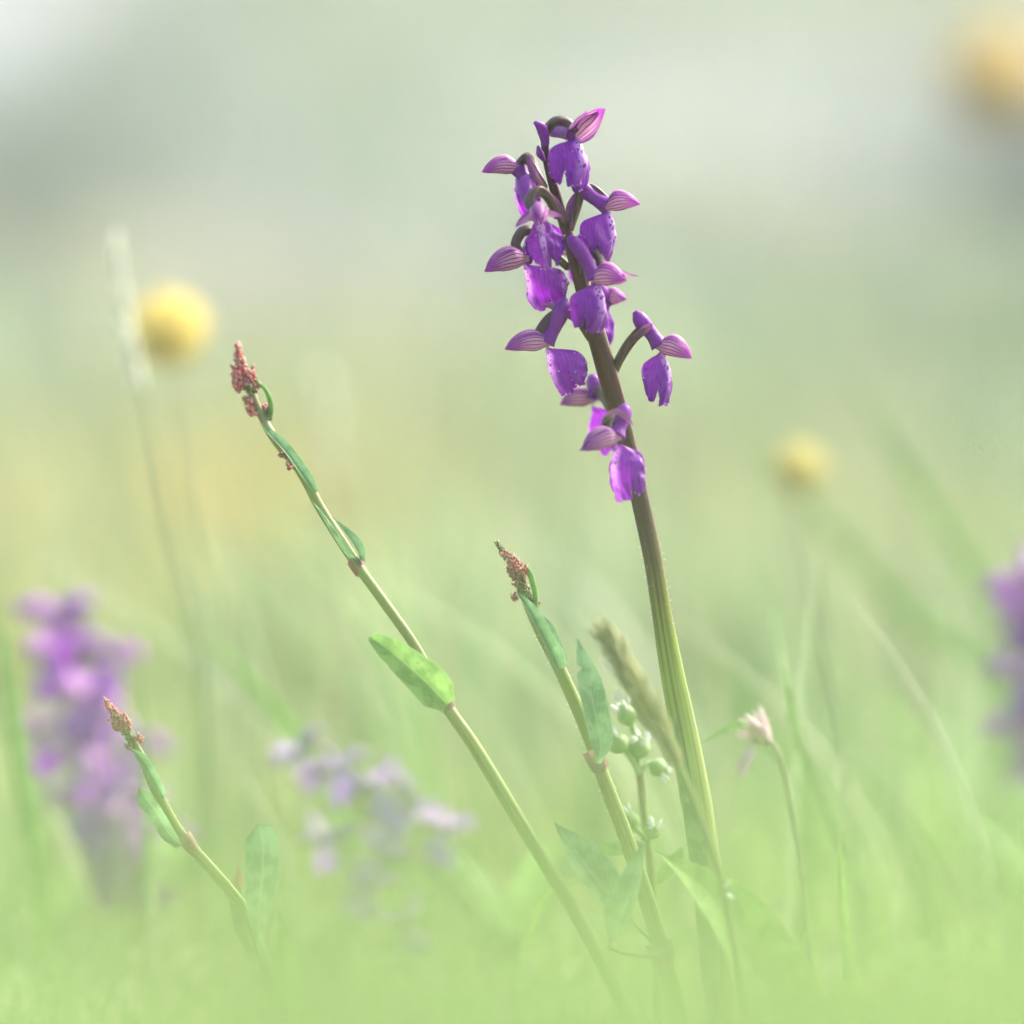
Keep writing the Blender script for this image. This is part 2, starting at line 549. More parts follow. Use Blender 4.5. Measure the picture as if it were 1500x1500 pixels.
def sward(name, label, n, xf, yr, hfun, wr, k, colfun, lean=(0.1, 0.55), wind=(0.0, 0.0), dens=None, seed=1):
    rg = np.random.default_rng(seed)
    y = rg.uniform(yr[0], yr[1], n)
    if dens is not None:
        y = dens(rg, n)
    x = rg.uniform(-1, 1, n) * xf(y)
    z = ground_z(x, y) - 0.003
    H = hfun(rg, x, y)
    b = rg.uniform(lean[0], lean[1], n)
    ph = rg.uniform(0, 2 * np.pi, n)
    dx, dy = np.cos(ph) + wind[0], np.sin(ph) + wind[1]
    wd = rg.uniform(wr[0], wr[1], n)
    ps = rg.uniform(0, np.pi, n)
    sx, sy = np.cos(ps), np.sin(ps)
    t = np.linspace(0, 1, k + 1)
    V = np.zeros((n, k + 1, 2, 3))
    prof = 0.5 * np.minimum(1, (1.03 - t) * 1.9) ** 0.8
    for j, tt in enumerate(t):
        cx = x + dx * H * b * tt ** 2
        cy = y + dy * H * b * tt ** 2
        cz = z + H * tt * (1 - 0.22 * b * tt)
        for s_, sg in ((0, -1), (1, 1)):
            V[:, j, s_, 0] = cx + sg * sx * wd * prof[j]
            V[:, j, s_, 1] = cy + sg * sy * wd * prof[j]
            V[:, j, s_, 2] = cz
    verts = V.reshape(-1, 3)
    base = (np.arange(n) * (k + 1) * 2)[:, None]
    q = []
    for j in range(k):
        q.append(np.stack([base[:, 0] + 2 * j, base[:, 0] + 2 * j + 1, base[:, 0] + 2 * j + 3, base[:, 0] + 2 * j + 2], 1))
    F = np.stack(q, 1).reshape(-1, 4)
    C = colfun(rg, x, y)
    me = bpy.data.meshes.new(name)
    me.vertices.add(len(verts))
    me.vertices.foreach_set("co", verts.astype(np.float32).ravel())
    me.loops.add(F.size)
    me.loops.foreach_set("vertex_index", F.astype(np.int32).ravel())
    me.polygons.add(len(F))
    me.polygons.foreach_set("loop_start", np.arange(0, F.size, 4, dtype=np.int32))
    me.update(calc_edges=True)
    me.polygons.foreach_set("use_smooth", np.ones(len(F), dtype=bool))
    at = me.color_attributes.new("col", 'FLOAT_COLOR', 'POINT')
    cc = np.ones((n, (k + 1) * 2, 4), dtype=np.float32)
    cc[:, :, :3] = C[:, None, :]
    at.data.foreach_set("color", cc.ravel())
    me.materials.append(M['grass'])
    o = bpy.data.objects.new(name, me)
    COL.objects.link(o)
    return tag(o, label, "grass", kind="stuff")


FRESH = np.array((0.165, 0.262, 0.078))
LIME = np.array((0.205, 0.285, 0.122))
PALE = np.array((0.212, 0.275, 0.165))
SAGE = np.array((0.192, 0.242, 0.184))
STRAW = np.array((0.380, 0.340, 0.190))


def mixc(a, b, f):
    return a[None] * (1 - f[:, None]) + b[None] * f[:, None]


def bank_col(rg, x, y):
    n = len(x)
    f = np.clip((y - 0.3) / 1.1, 0, 1)
    c = mixc(FRESH, LIME, rg.uniform(0, 1, n)) * (1 - f[:, None]) + mixc(LIME, PALE, rg.uniform(0.2, 1, n)) * f[:, None]
    f2 = np.clip((y - 1.1) / 1.3, 0, 1)
    c = c * (1 - f2[:, None]) + mixc(PALE, SAGE, rg.uniform(0.3, 1, n)) * f2[:, None]
    st = (rg.uniform(0, 1, n) < 0.13) & (y > 0.5)
    c[st] = STRAW * rg.uniform(0.8, 1.1, (st.sum(), 1))
    mot = 0.5 * np.sin(x * 9.3 + 2.1 * np.sin(y * 3.1 + 0.4)) * np.sin(y * 4.7 + 1.9 * np.sin(x * 6.2)) + 0.5 * np.sin(x * 17 - y * 6 + 2 * np.sin(y * 2.2))
    c = c * (1 + 0.26 * mot)[:, None]
    c = c * (1 + np.array((0.10, 0.0, -0.08))[None] * np.sin(x * 13 + y * 5)[:, None])
    c = c * (1 - 0.14 * np.clip((y - 2.2) / 1.5, 0, 1))[:, None]
    for (qx, qy, rx, ry, pc, k) in PATCH:
        wgt = np.exp(-((x - qx) / rx) ** 2 - ((y - qy) / ry) ** 2) * k
        pick = rg.uniform(0, 1, n) < wgt
        c[pick] = pc * rg.uniform(0.85, 1.15, (pick.sum(), 1))
    return c * rg.uniform(0.8, 1.2, (n, 1))


sward("meadow_grass", "pale green meadow grass blurred across the rising bank behind", 120000,
      lambda y: 0.55 + 0.16 * (y + 1.43), (0.75, 7.5),
      lambda rg, x, y: rg.uniform(0.03, 0.10, len(x)), (0.0025, 0.005), 3, bank_col,
      dens=lambda rg, n: 0.75 + 6.7 * rg.beta(1.1, 1.6, n), seed=3)
sward("short_turf", "fresh green turf between and behind the flowering stems", 15000,
      lambda y: 0.55 + 0 * y, (-0.06, 0.8),
      lambda rg, x, y: np.clip(rg.normal(0.012, 0.004, len(x)) + 0.05 * np.clip(y - 0.15, 0, 1), 0.008, 0.085), (0.0018, 0.0038), 4,
      lambda rg, x, y: bank_col(rg, x, y), lean=(0.1, 0.5), seed=5)


def clump(x, y):
    """the sward grows in tufts: -1 .. 1"""
    return 0.6 * np.sin(x * 61 + 2.0 * np.sin(y * 23)) * np.sin(y * 37 + 1.7 * np.sin(x * 19)) + 0.4 * np.sin(x * 23 + y * 31 + 0.7)


def front_col(rg, x, y):
    n = len(x)
    c = mixc(FRESH, LIME, rg.uniform(0, 1, n) ** 1.5)
    st = rg.uniform(0, 1, n) < 0.08
    c[st] = STRAW * 0.9
    return c * (1 + 0.28 * clump(x, y))[:, None] * rg.uniform(0.75, 1.25, (n, 1))


sward("foreground_grass", "out of focus bright green grass veiling the bottom of the view", 9000,
      lambda y: 0.22 + 0.12 * (y + 1.43), (-1.0, -0.50),
      lambda rg, x, y: np.clip(rg.normal(0.170 - 0.098 * (y + 1.43), 0.009, len(x)) + 0.011 * clump(x, y) - 0.007 * np.clip(-x / 0.04 - 0.5, 0, 1), 0.03, 0.165), (0.002, 0.0045), 5, front_col,
      lean=(0.05, 0.4), seed=8)
def culm_col(rg, x, y):
    n = len(x)
    c = mixc(PALE, STRAW * 0.8, rg.uniform(0, 1, n) ** 1.5)
    g_ = rg.uniform(0, 1, n) < 0.45
    c[g_] = np.array((0.11, 0.19, 0.07))
    g_ = rg.uniform(0, 1, n) < 0.12
    c[g_] = np.array((0.31, 0.33, 0.22))
    return c * rg.uniform(0.7, 1.25, (n, 1))


sward("thin_culms", "thin upright culms of taller grass standing blurred behind the flowers", 1500,
      lambda y: 0.25 + 0.11 * (y + 1.43), (0.35, 1.6),
      lambda rg, x, y: rg.uniform(0.04, 0.13, len(x)) + 0.04 * rg.uniform(0, 1, len(x)) ** 6 + 0.05 * np.clip(y - 0.7, 0, 1), (0.0015, 0.0042), 5, culm_col, lean=(0.05, 0.55), wind=(-0.5, 0), seed=21)
sward("slender_culms", "slender pale and green culms close behind the flowers, softly blurred", 320,
      lambda y: 0.28 + 0 * y, (0.10, 0.50),
      lambda rg, x, y: 0.04 + 0.10 * rg.uniform(0, 1, len(x)) ** 1.9, (0.0010, 0.0024), 6, culm_col, lean=(0.05, 0.6), wind=(-0.6, 0), seed=33)
sward("near_grass", "tall fresh grass right in front of the viewer, blurred to a soft veil", 900,
      lambda y: 0.17 + 0.1 * (y + 1.43), (-1.20, -0.98),
      lambda rg, x, y: np.clip(rg.normal(0.146, 0.012, len(x)) + 0.012 * clump(x, y), 0.06, 0.185), (0.002, 0.004), 5, front_col,
      lean=(0.05, 0.3), seed=12)
sward("low_turf", "low green turf in front of the flowering stems", 7000,
      lambda y: 0.55 + 0 * y, (-1.3, -0.06),
      lambda rg, x, y: rg.uniform(0.008, 0.024, len(x)) * np.where(y > -0.4, 0.55, 1.0), (0.002, 0.004), 3, front_col, seed=9)


# ------------------------------------------------------------------ grass tussocks on the bank
def tussock(label, px, py, rad, H, n, a, b_, seed, dy=0.0):
    rg = np.random.default_rng(seed)
    q = hit(px, py)
    cx, cy = q.x, q.y + dy
    o3 = np.array((cx, cy, gz(cx, cy)))
    k = 4
    ang = rg.uniform(0, 2 * np.pi, n)
    r = rad * 0.45 * np.sqrt(rg.uniform(0, 1, n))
    out = rg.uniform(0.1, 1.0, n)
    h = H * rg.uniform(0.55, 1.0, n)
    V = np.zeros((n, k + 1, 2, 3))
    for j, t in enumerate(np.linspace(0, 1, k + 1)):
        rr = r + rad * 0.75 * out * t ** 1.7
        z = h * t * (1 - 0.35 * out * t)
        wd = 0.0035 * min(1, (1.04 - t) * 1.6)
        for s_, sg in ((0, -1), (1, 1)):
            V[:, j, s_, 0] = np.cos(ang) * rr - np.sin(ang) * sg * wd
            V[:, j, s_, 1] = np.sin(ang) * rr + np.cos(ang) * sg * wd
            V[:, j, s_, 2] = z - 0.004
    F = []
    for i in range(n):
        b0 = i * (k + 1) * 2
        for j in range(k):
            F.append((b0 + 2 * j, b0 + 2 * j + 1, b0 + 2 * j + 3, b0 + 2 * j + 2))
    me = bpy.data.meshes.new("grass_tussock")
    me.from_pydata(V.reshape(-1, 3).tolist(), [], F)
    at = me.color_attributes.new("col", 'FLOAT_COLOR', 'POINT')
    f = rg.uniform(0, 1, n)
    c = np.ones((n, (k + 1) * 2, 4), dtype=np.float32)
    c[:, :, :3] = (mixc(np.array(a), np.array(b_), f) * rg.uniform(0.8, 1.2, (n, 1)))[:, None, :]
    at.data.foreach_set("color", c.ravel())
    me.polygons.foreach_set("use_smooth", [True] * len(me.polygons))
    me.materials.append(M['grass'])
    o = bpy.data.objects.new("grass_tussock", me)
    COL.objects.link(o)
    o.location = o3
    return tag(o, label, "tussock", "grass tussocks on the bank")


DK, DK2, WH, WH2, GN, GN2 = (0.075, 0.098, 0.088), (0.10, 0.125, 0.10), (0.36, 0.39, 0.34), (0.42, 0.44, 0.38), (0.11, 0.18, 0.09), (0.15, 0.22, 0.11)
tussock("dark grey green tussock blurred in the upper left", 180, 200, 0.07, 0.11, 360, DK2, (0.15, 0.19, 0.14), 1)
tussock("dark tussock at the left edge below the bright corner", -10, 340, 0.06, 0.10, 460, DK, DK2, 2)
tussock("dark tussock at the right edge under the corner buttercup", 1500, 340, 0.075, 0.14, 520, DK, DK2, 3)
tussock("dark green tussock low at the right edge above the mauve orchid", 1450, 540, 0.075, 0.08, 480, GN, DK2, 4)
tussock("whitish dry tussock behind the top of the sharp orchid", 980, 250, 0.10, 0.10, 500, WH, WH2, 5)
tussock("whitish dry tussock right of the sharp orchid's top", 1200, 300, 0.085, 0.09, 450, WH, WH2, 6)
tussock("pale bluish tussock in the top left corner", -30, 100, 0.05, 0.12, 380, (0.40, 0.44, 0.46), (0.5, 0.52, 0.53), 7)
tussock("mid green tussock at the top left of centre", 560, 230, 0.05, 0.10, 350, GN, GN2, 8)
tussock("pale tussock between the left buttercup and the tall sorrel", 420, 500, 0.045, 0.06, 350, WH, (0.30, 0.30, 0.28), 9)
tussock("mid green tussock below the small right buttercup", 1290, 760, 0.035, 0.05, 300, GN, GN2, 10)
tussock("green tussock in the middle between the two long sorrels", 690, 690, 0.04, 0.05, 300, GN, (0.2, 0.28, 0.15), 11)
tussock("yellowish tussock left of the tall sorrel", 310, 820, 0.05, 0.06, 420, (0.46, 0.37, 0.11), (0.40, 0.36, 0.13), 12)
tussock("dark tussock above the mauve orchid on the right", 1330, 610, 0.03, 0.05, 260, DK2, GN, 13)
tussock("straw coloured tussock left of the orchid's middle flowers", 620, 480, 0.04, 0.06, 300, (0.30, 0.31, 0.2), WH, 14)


# ------------------------------------------------------------------ orchid flower
def make_flower(parent, po, T, tip, lip_end, facing, spur, ovary, hood_r=0.0030, lip_w=0.0088, fold=72, mats=('lip', 'hood', 'spur'),
                seed=0.0, spread=0.0, wings=None, bract=None, spur_r=0.0017, bulge=0.10, notch=0.13, hood_up=None, name="flower", hood=True, lobes=1.0, blunt=1.9, edge_glints=False):
    T = Vector(T)
    fl = empty(name, T - Vector(po))
    fl.parent = parent
    lipm, hoodm, spurm = (M[k] for k in mats[:3])
    ovm = M[mats[3]] if len(mats) > 3 else M['ovary']
    O = T
    hood_r *= 0.82
    # ---- hood: two striped side sepals and one top sepal
    X = (Vector(tip) - T)
    Lh = X.length
    X.normalize()
    Zr = Vector(hood_up) if hood_up else Vector((0, 0, 1))
    Y = Zr.cross(X).normalized()
    Z = X.cross(Y).normalized()

    pw_ = blunt + (seed * 37.3 % 1.0) * 1.1

    def prof(t):
        a_ = 0.42 + 0.58 * sm((t + 0.05) / 0.42)
        b_ = max(0.0, 1 - (max(0.0, t - 0.30) / 0.70) ** pw_) ** 0.62
        return a_ * b_
    if hood:
        for sg in (1, -1):
            rows = []
            for j in range(17):
                t = j / 16
                row = []
                th0, th1 = -62 + 40 * t ** 3, 58 - 30 * t ** 3
                for i in range(11):
                    s = i / 10
                    th = R(th0 + (th1 - th0) * s)
                    r = hood_r * prof(t) * (1 + 0.10 * mnoise.noise(Vector((t * 4, s * 3, seed + sg))) + 0.05 * (1 if i in (0, 10) else 0) * mnoise.noise(Vector((t * 14, s, seed))))
                    p = T + X * (Lh * (t * 1.0 - 0.06)) + Y * (sg * (math.cos(th) * r * 0.85 + 0.0003 + spread * Lh * t * t)) + Z * (math.sin(th) * r + 0.0009 * math.sin(math.pi * t) - 0.0008 * t)
                    row.append(p)
                rows.append(row)
            grid_obj("sepal", rows, hoodm, fl, O)
        rows = []
        for j in range(15):
            t = j / 14
            row = []
            for i in range(9):
                th = R(38 + 104 * i / 8)
                r = hood_r * 1.06 * prof(t)
                p = T + X * (Lh * (t * 0.97 - 0.05)) + Y * (math.cos(th) * r * 0.8) + Z * (math.sin(th) * r + 0.0011 * math.sin(math.pi * t) - 0.0006 * t)
                row.append(p)
            rows.append(row)
        grid_obj("top_sepal", rows, hoodm, fl, O)
        tube("column", [T, T + X * Lh * 0.25 + Z * 0.0004, T + X * Lh * 0.5 + Z * 0.0008], [0.0008, 0.0012, 0.0005], M['column'], fl, O, n=8, seg=8)
    for wg in (wings or []):
        a, b, wd, face = wg[:4]
        mid = (Vector(a) + Vector(b)) * 0.5 + Vector(face).normalized() * (-(Vector(a) - Vector(b)).length * 0.10)
        leaf("sepal", [a, mid, b], wd, face, hoodm, fl, O, nv=15, nu=9, cup=0.5, prof=lambda t: max(0.0, math.sin(math.pi * min(1.0, 0.12 + 0.88 * t) ** 0.9)) ** 0.75, seed=seed)
    # ---- lip, folded back along its midline, three-lobed
    E = Vector(lip_end)
    Dn = (E - T)
    L = Dn.length * 0.88
    Dn.normalize()
    F = Vector(facing)
    F = (F - Dn * F.dot(Dn)).normalized()
    S = Dn.cross(F).normalized()
    nu, nv = 45, 25
    r0 = 0.0018
    lip_w *= 1.08
    hood_r *= 1.0
    phi = R(fold)
    rows = []
    for j in range(nv):
        v = j / (nv - 1)
        row = []
        for i in range(nu):
            u = -1 + 2 * i / (nu - 1)
            au = abs(u)
            yt = 0.40 * (1 - max(0.0, 1 - au ** 2.2) ** 0.5) + 0.05 * au
            nt = 0.46 * lobes
            yb = 0.42 + 0.55 * max(0.0, 1 - au ** 2.6) ** 0.5
            if au < nt:
                yb = 1.0 - 0.16 * (au / nt) ** 5 - 0.03 * math.exp(-(au / 0.08) ** 2)
            yb -= notch * math.exp(-((au - nt) / 0.05) ** 2)
            yb += (0.045 * mnoise.noise(Vector((u * 9, seed, 3.1))) + 0.006 * mnoise.noise(Vector((u * 38, seed, 9.1)))) * (1 - 0.3 * au)
            vv = L * (yt + (yb - yt) * v)
            s = u * lip_w * (1 + 0.05 * mnoise.noise(Vector((v * 7, seed, 7.7 + (5 if u > 0 else 0)))) + 0.02 * mnoise.noise(Vector((v * 30, seed, 4.7 + (5 if u > 0 else 0)))))
            s *= 0.20 + 0.80 * sm((yt + (yb - yt) * v) / 0.22 + au * 0.25)
            a = abs(s)
            if a < r0 * phi:
                lat, back = r0 * math.sin(a / r0), r0 * (1 - math.cos(a / r0))
            else:
                ex = a - r0 * phi
                k2 = ex / lip_w
                lat = r0 * math.sin(phi) + ex * math.cos(phi + 0.35 * k2)
                back = r0 * (1 - math.cos(phi)) + ex * math.sin(phi + 0.35 * k2)
                lat += 0.0021 * math.sin(math.pi * min(1, k2 * 1.15)) * math.sin(math.pi * min(1.0, max(0.0, vv / L)))
            yy = vv / L
            bl = bulge * L * math.sin(math.pi * min(1, yy * 0.95)) - 0.05 * L * yy * yy - 0.16 * L * yy ** 4
            rip = 0.00050 * mnoise.noise(Vector((u * 4 + seed, v * 4, 1.7))) + 0.00018 * mnoise.noise(Vector((u * 11 + seed, v * 11, 5.7))) + 0.00045 * math.sin(v * 15 + u * 9 + seed) * au ** 3 + 0.00035 * math.sin(u * 31 + seed) * v ** 3
            # a shallow groove along the midline and a lift of the side lobe
            row.append(T + Dn * (vv + 0.085 * L) + F * (bl - back + rip) + S * (math.copysign(lat, u) + (rip if u > 0 else -rip)))
        rows.append(row)
    grid_obj("lip", rows, lipm, fl, O)
    if edge_glints:  # tiny pale beads added along the lip rim as its glints
        rg = random.Random(int(seed * 100))
        V, Fc = [], []
        edge = [rows[-1][i] for i in range(nu)] + [rows[j][0] for j in range(4, nv)] + [rows[j][-1] for j in range(4, nv)]
        for q in rg.sample(edge, 34) + [Vector(rows[rg.randrange(3, nv)][rg.randrange(nu)]) for _ in range(5)]:
            r_ = rg.uniform(0.00007, 0.00017)
            c0 = q + Vector((rg.gauss(0, 1), rg.gauss(0, 1), rg.gauss(0, 1))) * 0.00012 - O
            b0 = len(V)
            for a0 in range(5):
                th = math.pi * a0 / 4
                for e0 in range(6):
                    p0 = math.pi * e0 / 3
                    V.append((c0.x + r_ * math.sin(th) * math.cos(p0), c0.y + r_ * math.sin(th) * math.sin(p0), c0.z + r_ * math.cos(th)))
            for a0 in range(4):
                for e0 in range(6):
                    Fc.append((b0 + a0 * 6 + e0, b0 + a0 * 6 + (e0 + 1) % 6, b0 + a0 * 6 + 6 + (e0 + 1) % 6, b0 + a0 * 6 + 6 + e0))
        me = bpy.data.meshes.new("edge_glints")
        me.from_pydata(V, [], Fc)
        me.polygons.foreach_set("use_smooth", [True] * len(me.polygons))
        me.materials.append(M['edge_glints'])
        od = bpy.data.objects.new("edge_glints", me)
        COL.objects.link(od)
        od.parent = fl
        od["kind"] = "stuff"
    # ---- spur
    if spur:
        k = len(spur)
        n = 22
        rr = [spur_r * 1.25, spur_r * 1.05, spur_r * 0.92, spur_r * 0.95, spur_r * 1.08, spur_r * 1.12, spur_r * 0.95, spur_r * 0.35]
        tube("spur", [T] + [Vector(q) for q in spur], rr, spurm, fl, O, n=n, seg=12)
    # ---- ovary (twisted, ribbed stalk)
    if ovary:
        tube("ovary", [Vector(q) for q in ovary] + [T + X * 0.0004], [0.0009, 0.0011, 0.0012, 0.0011, 0.0009], ovm, fl, O, n=26, seg=18, ribs=3, rib_amp=0.14, twist=5.0)
    if bract:
        pts, wd, face = bract
        leaf("bract", [Vector(q) for q in pts], wd, face, M['bract'], fl, O, nv=16, nu=7, cup=0.9,
             prof=lambda t: max(0.0, math.sin(math.pi * min(1, 0.22 + 0.78 * t) ** 0.9)) ** 0.7, seed=seed)
    return fl


# ------------------------------------------------------------------ the orchid in focus
base = P(1060, 1545, 0)
base.z = gz(base.x, base.y)
orchid = empty("orchid", base)
tag(orchid, "tall purple orchid in sharp focus with flowers all up its dark curved stalk", "orchid")
SP = [(1060, 1560, 0), (1052, 1400, 0), (1036, 1280, 0), (1022, 1180, 0), (1004, 1080, 0), (984, 980, 0), (970, 900, 0), (957, 820, 0), (941, 745, 0), (926, 680, 0), (908, 610, 0), (891, 550, 0),
      (874, 490, 0), (857, 430, 0), (840, 372, 0), (826, 325, 0), (813, 280, 0), (801, 232, 0), (798, 200, 0), (802, 184, 0)]
RADI = [23, 23, 24, 24, 22, 19, 16, 15, 15, 15, 15.5, 16.5, 15.5, 13.5, 11, 9, 8, 7, 6.2, 4]
tube("stalk", [P(*q) for q in SP], [r * PXM * 0.92 for r in RADI], M['ostem'], orchid, base, n=110, seg=20, ribs=5, rib_amp=0.025, twist=2.0)
# clasping leaf on the lower stalk
leaf("leaf", [P(1060, 1450, -3), P(1045, 1300, -3.5), P(1033, 1210, -3), P(1021, 1120, -2.5), P(1009, 1040, -2), P(997, 975, -1), P(987, 932, 0)], 50 * PXM, (0.72, -0.7, 0.1), M['sheath'], orchid, base,
     nv=30, nu=9, cup=-0.75, prof=lambda t: (1 - 0.1 * t) * sm((1.0 - t) / 0.5) ** 0.8, seed=2)
leaf("leaf", [P(1044, 1460, 4), P(1022, 1330, 3), P(1000, 1200, 2), P(985, 1090, 1), P(972, 980, 1), P(966, 940, 1)], 30 * PXM, (-0.9, -0.4, 0.1), M['sheath'], orchid, base,
     nv=26, nu=7, cup=-0.7, prof=lambda t: sm((1.0 - t) / 0.6), seed=3)


def PL(lst):
    return [P(*q) for q in lst]


def flower_px(T, tip, lip, facing, spur, ovary, bract=None, wings=None, hood_up=None, **kw):
    f = RT * facing[0] + FWD * facing[1] + UP * (facing[2] if len(facing) > 2 else 0)
    br = None
    if bract:
        br = (PL(bract[0]), bract[1] * PXM, RT * bract[2][0] + FWD * bract[2][1] + UP * bract[2][2])
    wg = None
    if wings:
        wg = [(P(*a), P(*b), wd * PXM, RT * fc[0] + FWD * fc[1] + UP * fc[2]) for a, b, wd, fc in wings]
    hu = None
    if hood_up:
        hu = RT * hood_up[0] + FWD * hood_up[1] + UP * hood_up[2]
    return make_flower(orchid, base, P(*T), P(*tip), P(*lip), f, PL(spur) if spur else None, PL(ovary) if ovary else None, bract=br, wings=wg, hood_up=hu, edge_glints=True, **kw)


# top right flower, opened towards the viewer
flower_px((843, 196, -4), (868, 168, -8), (858, 272, -9), (0.72, -0.7), [(825, 193, 2), (812, 189, 6), (800, 186, 9)],
          [(801, 196, 0), (808, 182, -1), (820, 177, -2), (834, 181, -3)], hood=False, seed=1.1, lip_w=0.0080, fold=55, bulge=0.14,
          wings=[((846, 204, -4), (887, 159, -10), 40, (-0.5, -0.8, 0.15)), ((828, 198, -4), (860, 162, -10), 22, (0.8, -0.55, -0.3)), ((842, 190, 1), (876, 163, -9), 30, (0.25, -0.75, -0.6))])
# upper left
flower_px((758, 246, 6), (702, 247, 4), (760, 328, 7), (-0.95, -0.15), [(768, 262, 6), (778, 285, 6)],
          [(797, 278, 1), (786, 255, 3), (773, 231, 5), (764, 236, 6)], hood_r=0.0027, seed=2.2, lip_w=0.0058, fold=70,
          bract=([(800, 275, 0), (784, 250, 0), (774, 226, 2)], 16, (-0.6, -0.7, 0.3)))
# facing the viewer, left of the stalk
flower_px((788, 312, -10), (791, 322, -19), (805, 396, -13), (-0.12, -1.0), [(776, 295, -6), (770, 275, -3), (774, 257, -1)],
          [(818, 318, -1), (803, 290, -4), (787, 279, -7), (777, 292, -9), (780, 306, -10)], hood_r=0.0026, seed=3.3, lip_w=0.0042, fold=76, lobes=0.5, bulge=0.12, hood_up=(0, 0.3, 1),
          wings=[((780, 312, -12), (755, 333, -14), 17, (-0.2, -0.7, 0.8)), ((798, 312, -12), (824, 318, -14), 17, (0.2, -0.7, 0.8))],
          bract=([(824, 326, -2), (806, 296, -3), (790, 277, -3)], 18, (0.5, -0.7, 0.5)))
# right, second from the top
flower_px((890, 302, -2), (940, 293, -3), (901, 386, -4), (0.92, -0.32), [(872, 291, -1), (855, 278, 0), (838, 268, 2)],
          [(834, 338, 0), (843, 308, 0), (850, 283, 0), (866, 276, 0), (884, 290, -1)], hood_r=0.0029, seed=4.4, lip_w=0.0080, fold=72, spread=0.05,
          bract=([(834, 335, -1), (838, 305, -1), (843, 282, -1)], 15, (-0.4, -0.8, 0.2)))
# left, third down
flower_px((768, 378, 3), (705, 394, 0), (772, 460, 3), (-0.95, -0.2), [(777, 362, 5), (787, 346, 7)],
          [(833, 392, 2), (812, 372, 4), (790, 345, 5), (768, 338, 4), (756, 357, 3), (760, 368, 3)], hood_r=0.0034, seed=5.5, lip_w=0.0098, fold=80, bulge=0.02)
# right of the stalk, middle, in front
flower_px((872, 408, -6), (920, 405, -10), (886, 486, -9), (0.72, -0.68), [(862, 388, -6), (848, 364, -6), (833, 347, -5)],
          [(848, 410, 0), (858, 372, -3), (868, 362, -4), (880, 385, -5)], hood_r=0.0033, seed=6.6, lip_w=0.0075, fold=62, bulge=0.13,
          wings=[((905, 396, -8), (936, 405, -11), 10, (0.2, -0.4, 0.9))],
          bract=([(852, 360, -3), (866, 372, -4), (880, 392, -4)], 15, (0.5, -0.7, 0.5)))
# left, lower
flower_px((800, 502, -3), (735, 507, -6), (812, 584, -4), (-0.92, -0.32), [(810, 484, -3), (821, 460, -4), (828, 436, -4)],
          [(866, 497, 0), (848, 470, -1), (826, 458, -2), (806, 466, -3), (790, 486, -3), (790, 497, -3)], hood_r=0.0030, seed=7.7, lip_w=0.0086, fold=80, bulge=0.03,
          bract=([(826, 462, -4), (806, 450, -4), (790, 448, -3)], 11, (-0.3, -0.7, 0.6)))
# right, standing off on its own long ovary
flower_px((966, 506, 0), (1018, 521, -2), (988, 594, -1), (0.85, -0.5), [(955, 490, 0), (942, 474, 0), (930, 456, 0)],
          [(896, 556, 0), (908, 525, 0), (926, 496, 0), (944, 482, 0), (958, 492, 0)], hood_r=0.0031, seed=8.8, lip_w=0.0056, fold=66, bulge=0.08,
          bract=([(925, 500, -1), (946, 482, -2), (956, 474, -2)], 12, (0.4, -0.7, 0.4)))
# behind the stalk, lower left
flower_px((868, 585, 20), (817, 588, 22), (872, 672, 22), (-0.95, 0.1), [(872, 570, 20), (866, 548, 20)],
          [(904, 625, 4), (893, 595, 12), (880, 575, 18), (872, 578, 20)], hood_r=0.0028, seed=9.9, lip_w=0.0062, fold=70)
# lowest, in front of the stalk
flower_px((903, 640, -14), (848, 656, -18), (899, 736, -17), (-0.75, -0.66), [(908, 625, -13), (913, 608, -12), (917, 592, -11)],
          [(910, 640, -3), (900, 612, -8), (890, 614, -11), (890, 632, -13)], hood_r=0.0030, seed=10.1, lip_w=0.0072, fold=68, bulge=0.08,
          wings=[((870, 648, -14), (849, 661, -20), 16, (-0.3, -0.6, 0.7))],
          bract=([(885, 622, -12), (900, 607, -14), (916, 614, -15), (928, 624, -14)], 14, (0.1, -0.6, 0.8)))
# behind the stalk, right of the middle
flower_px((890, 442, 16), (919, 432, 15), (898, 520, 16), (0.9, 0.2), [(880, 428, 14), (868, 415, 12)],
          [(872, 470, 3), (876, 452, 10), (884, 444, 15)], hood_r=0.0024, seed=11.3, lip_w=0.0058, fold=70)
# behind the stalk, peeping out left of it
flower_px((838, 372, 17), (812, 366, 18), (836, 418, 18), (-0.9, 0.3), None, [(845, 400, 3), (842, 384, 12)], hood_r=0.0018, seed=12.3, lip_w=0.0045, fold=60)
# unopened bud at the very top
tb = tube("bud", PL([(799, 212, -1), (797, 198, -2), (792, 186, -3), (783, 179, -4)]), [6 * PXM, 7.5 * PXM, 8.5 * PXM, 7 * PXM, 2.5 * PXM], M['spur'], orchid, base, n=18, seg=12)
tube("bud", PL([(797, 235, -1), (791, 225, -3), (788, 214, -4)]), [3 * PXM, 6 * PXM, 2 * PXM], M['spur'], orchid, base, n=12, seg=10)


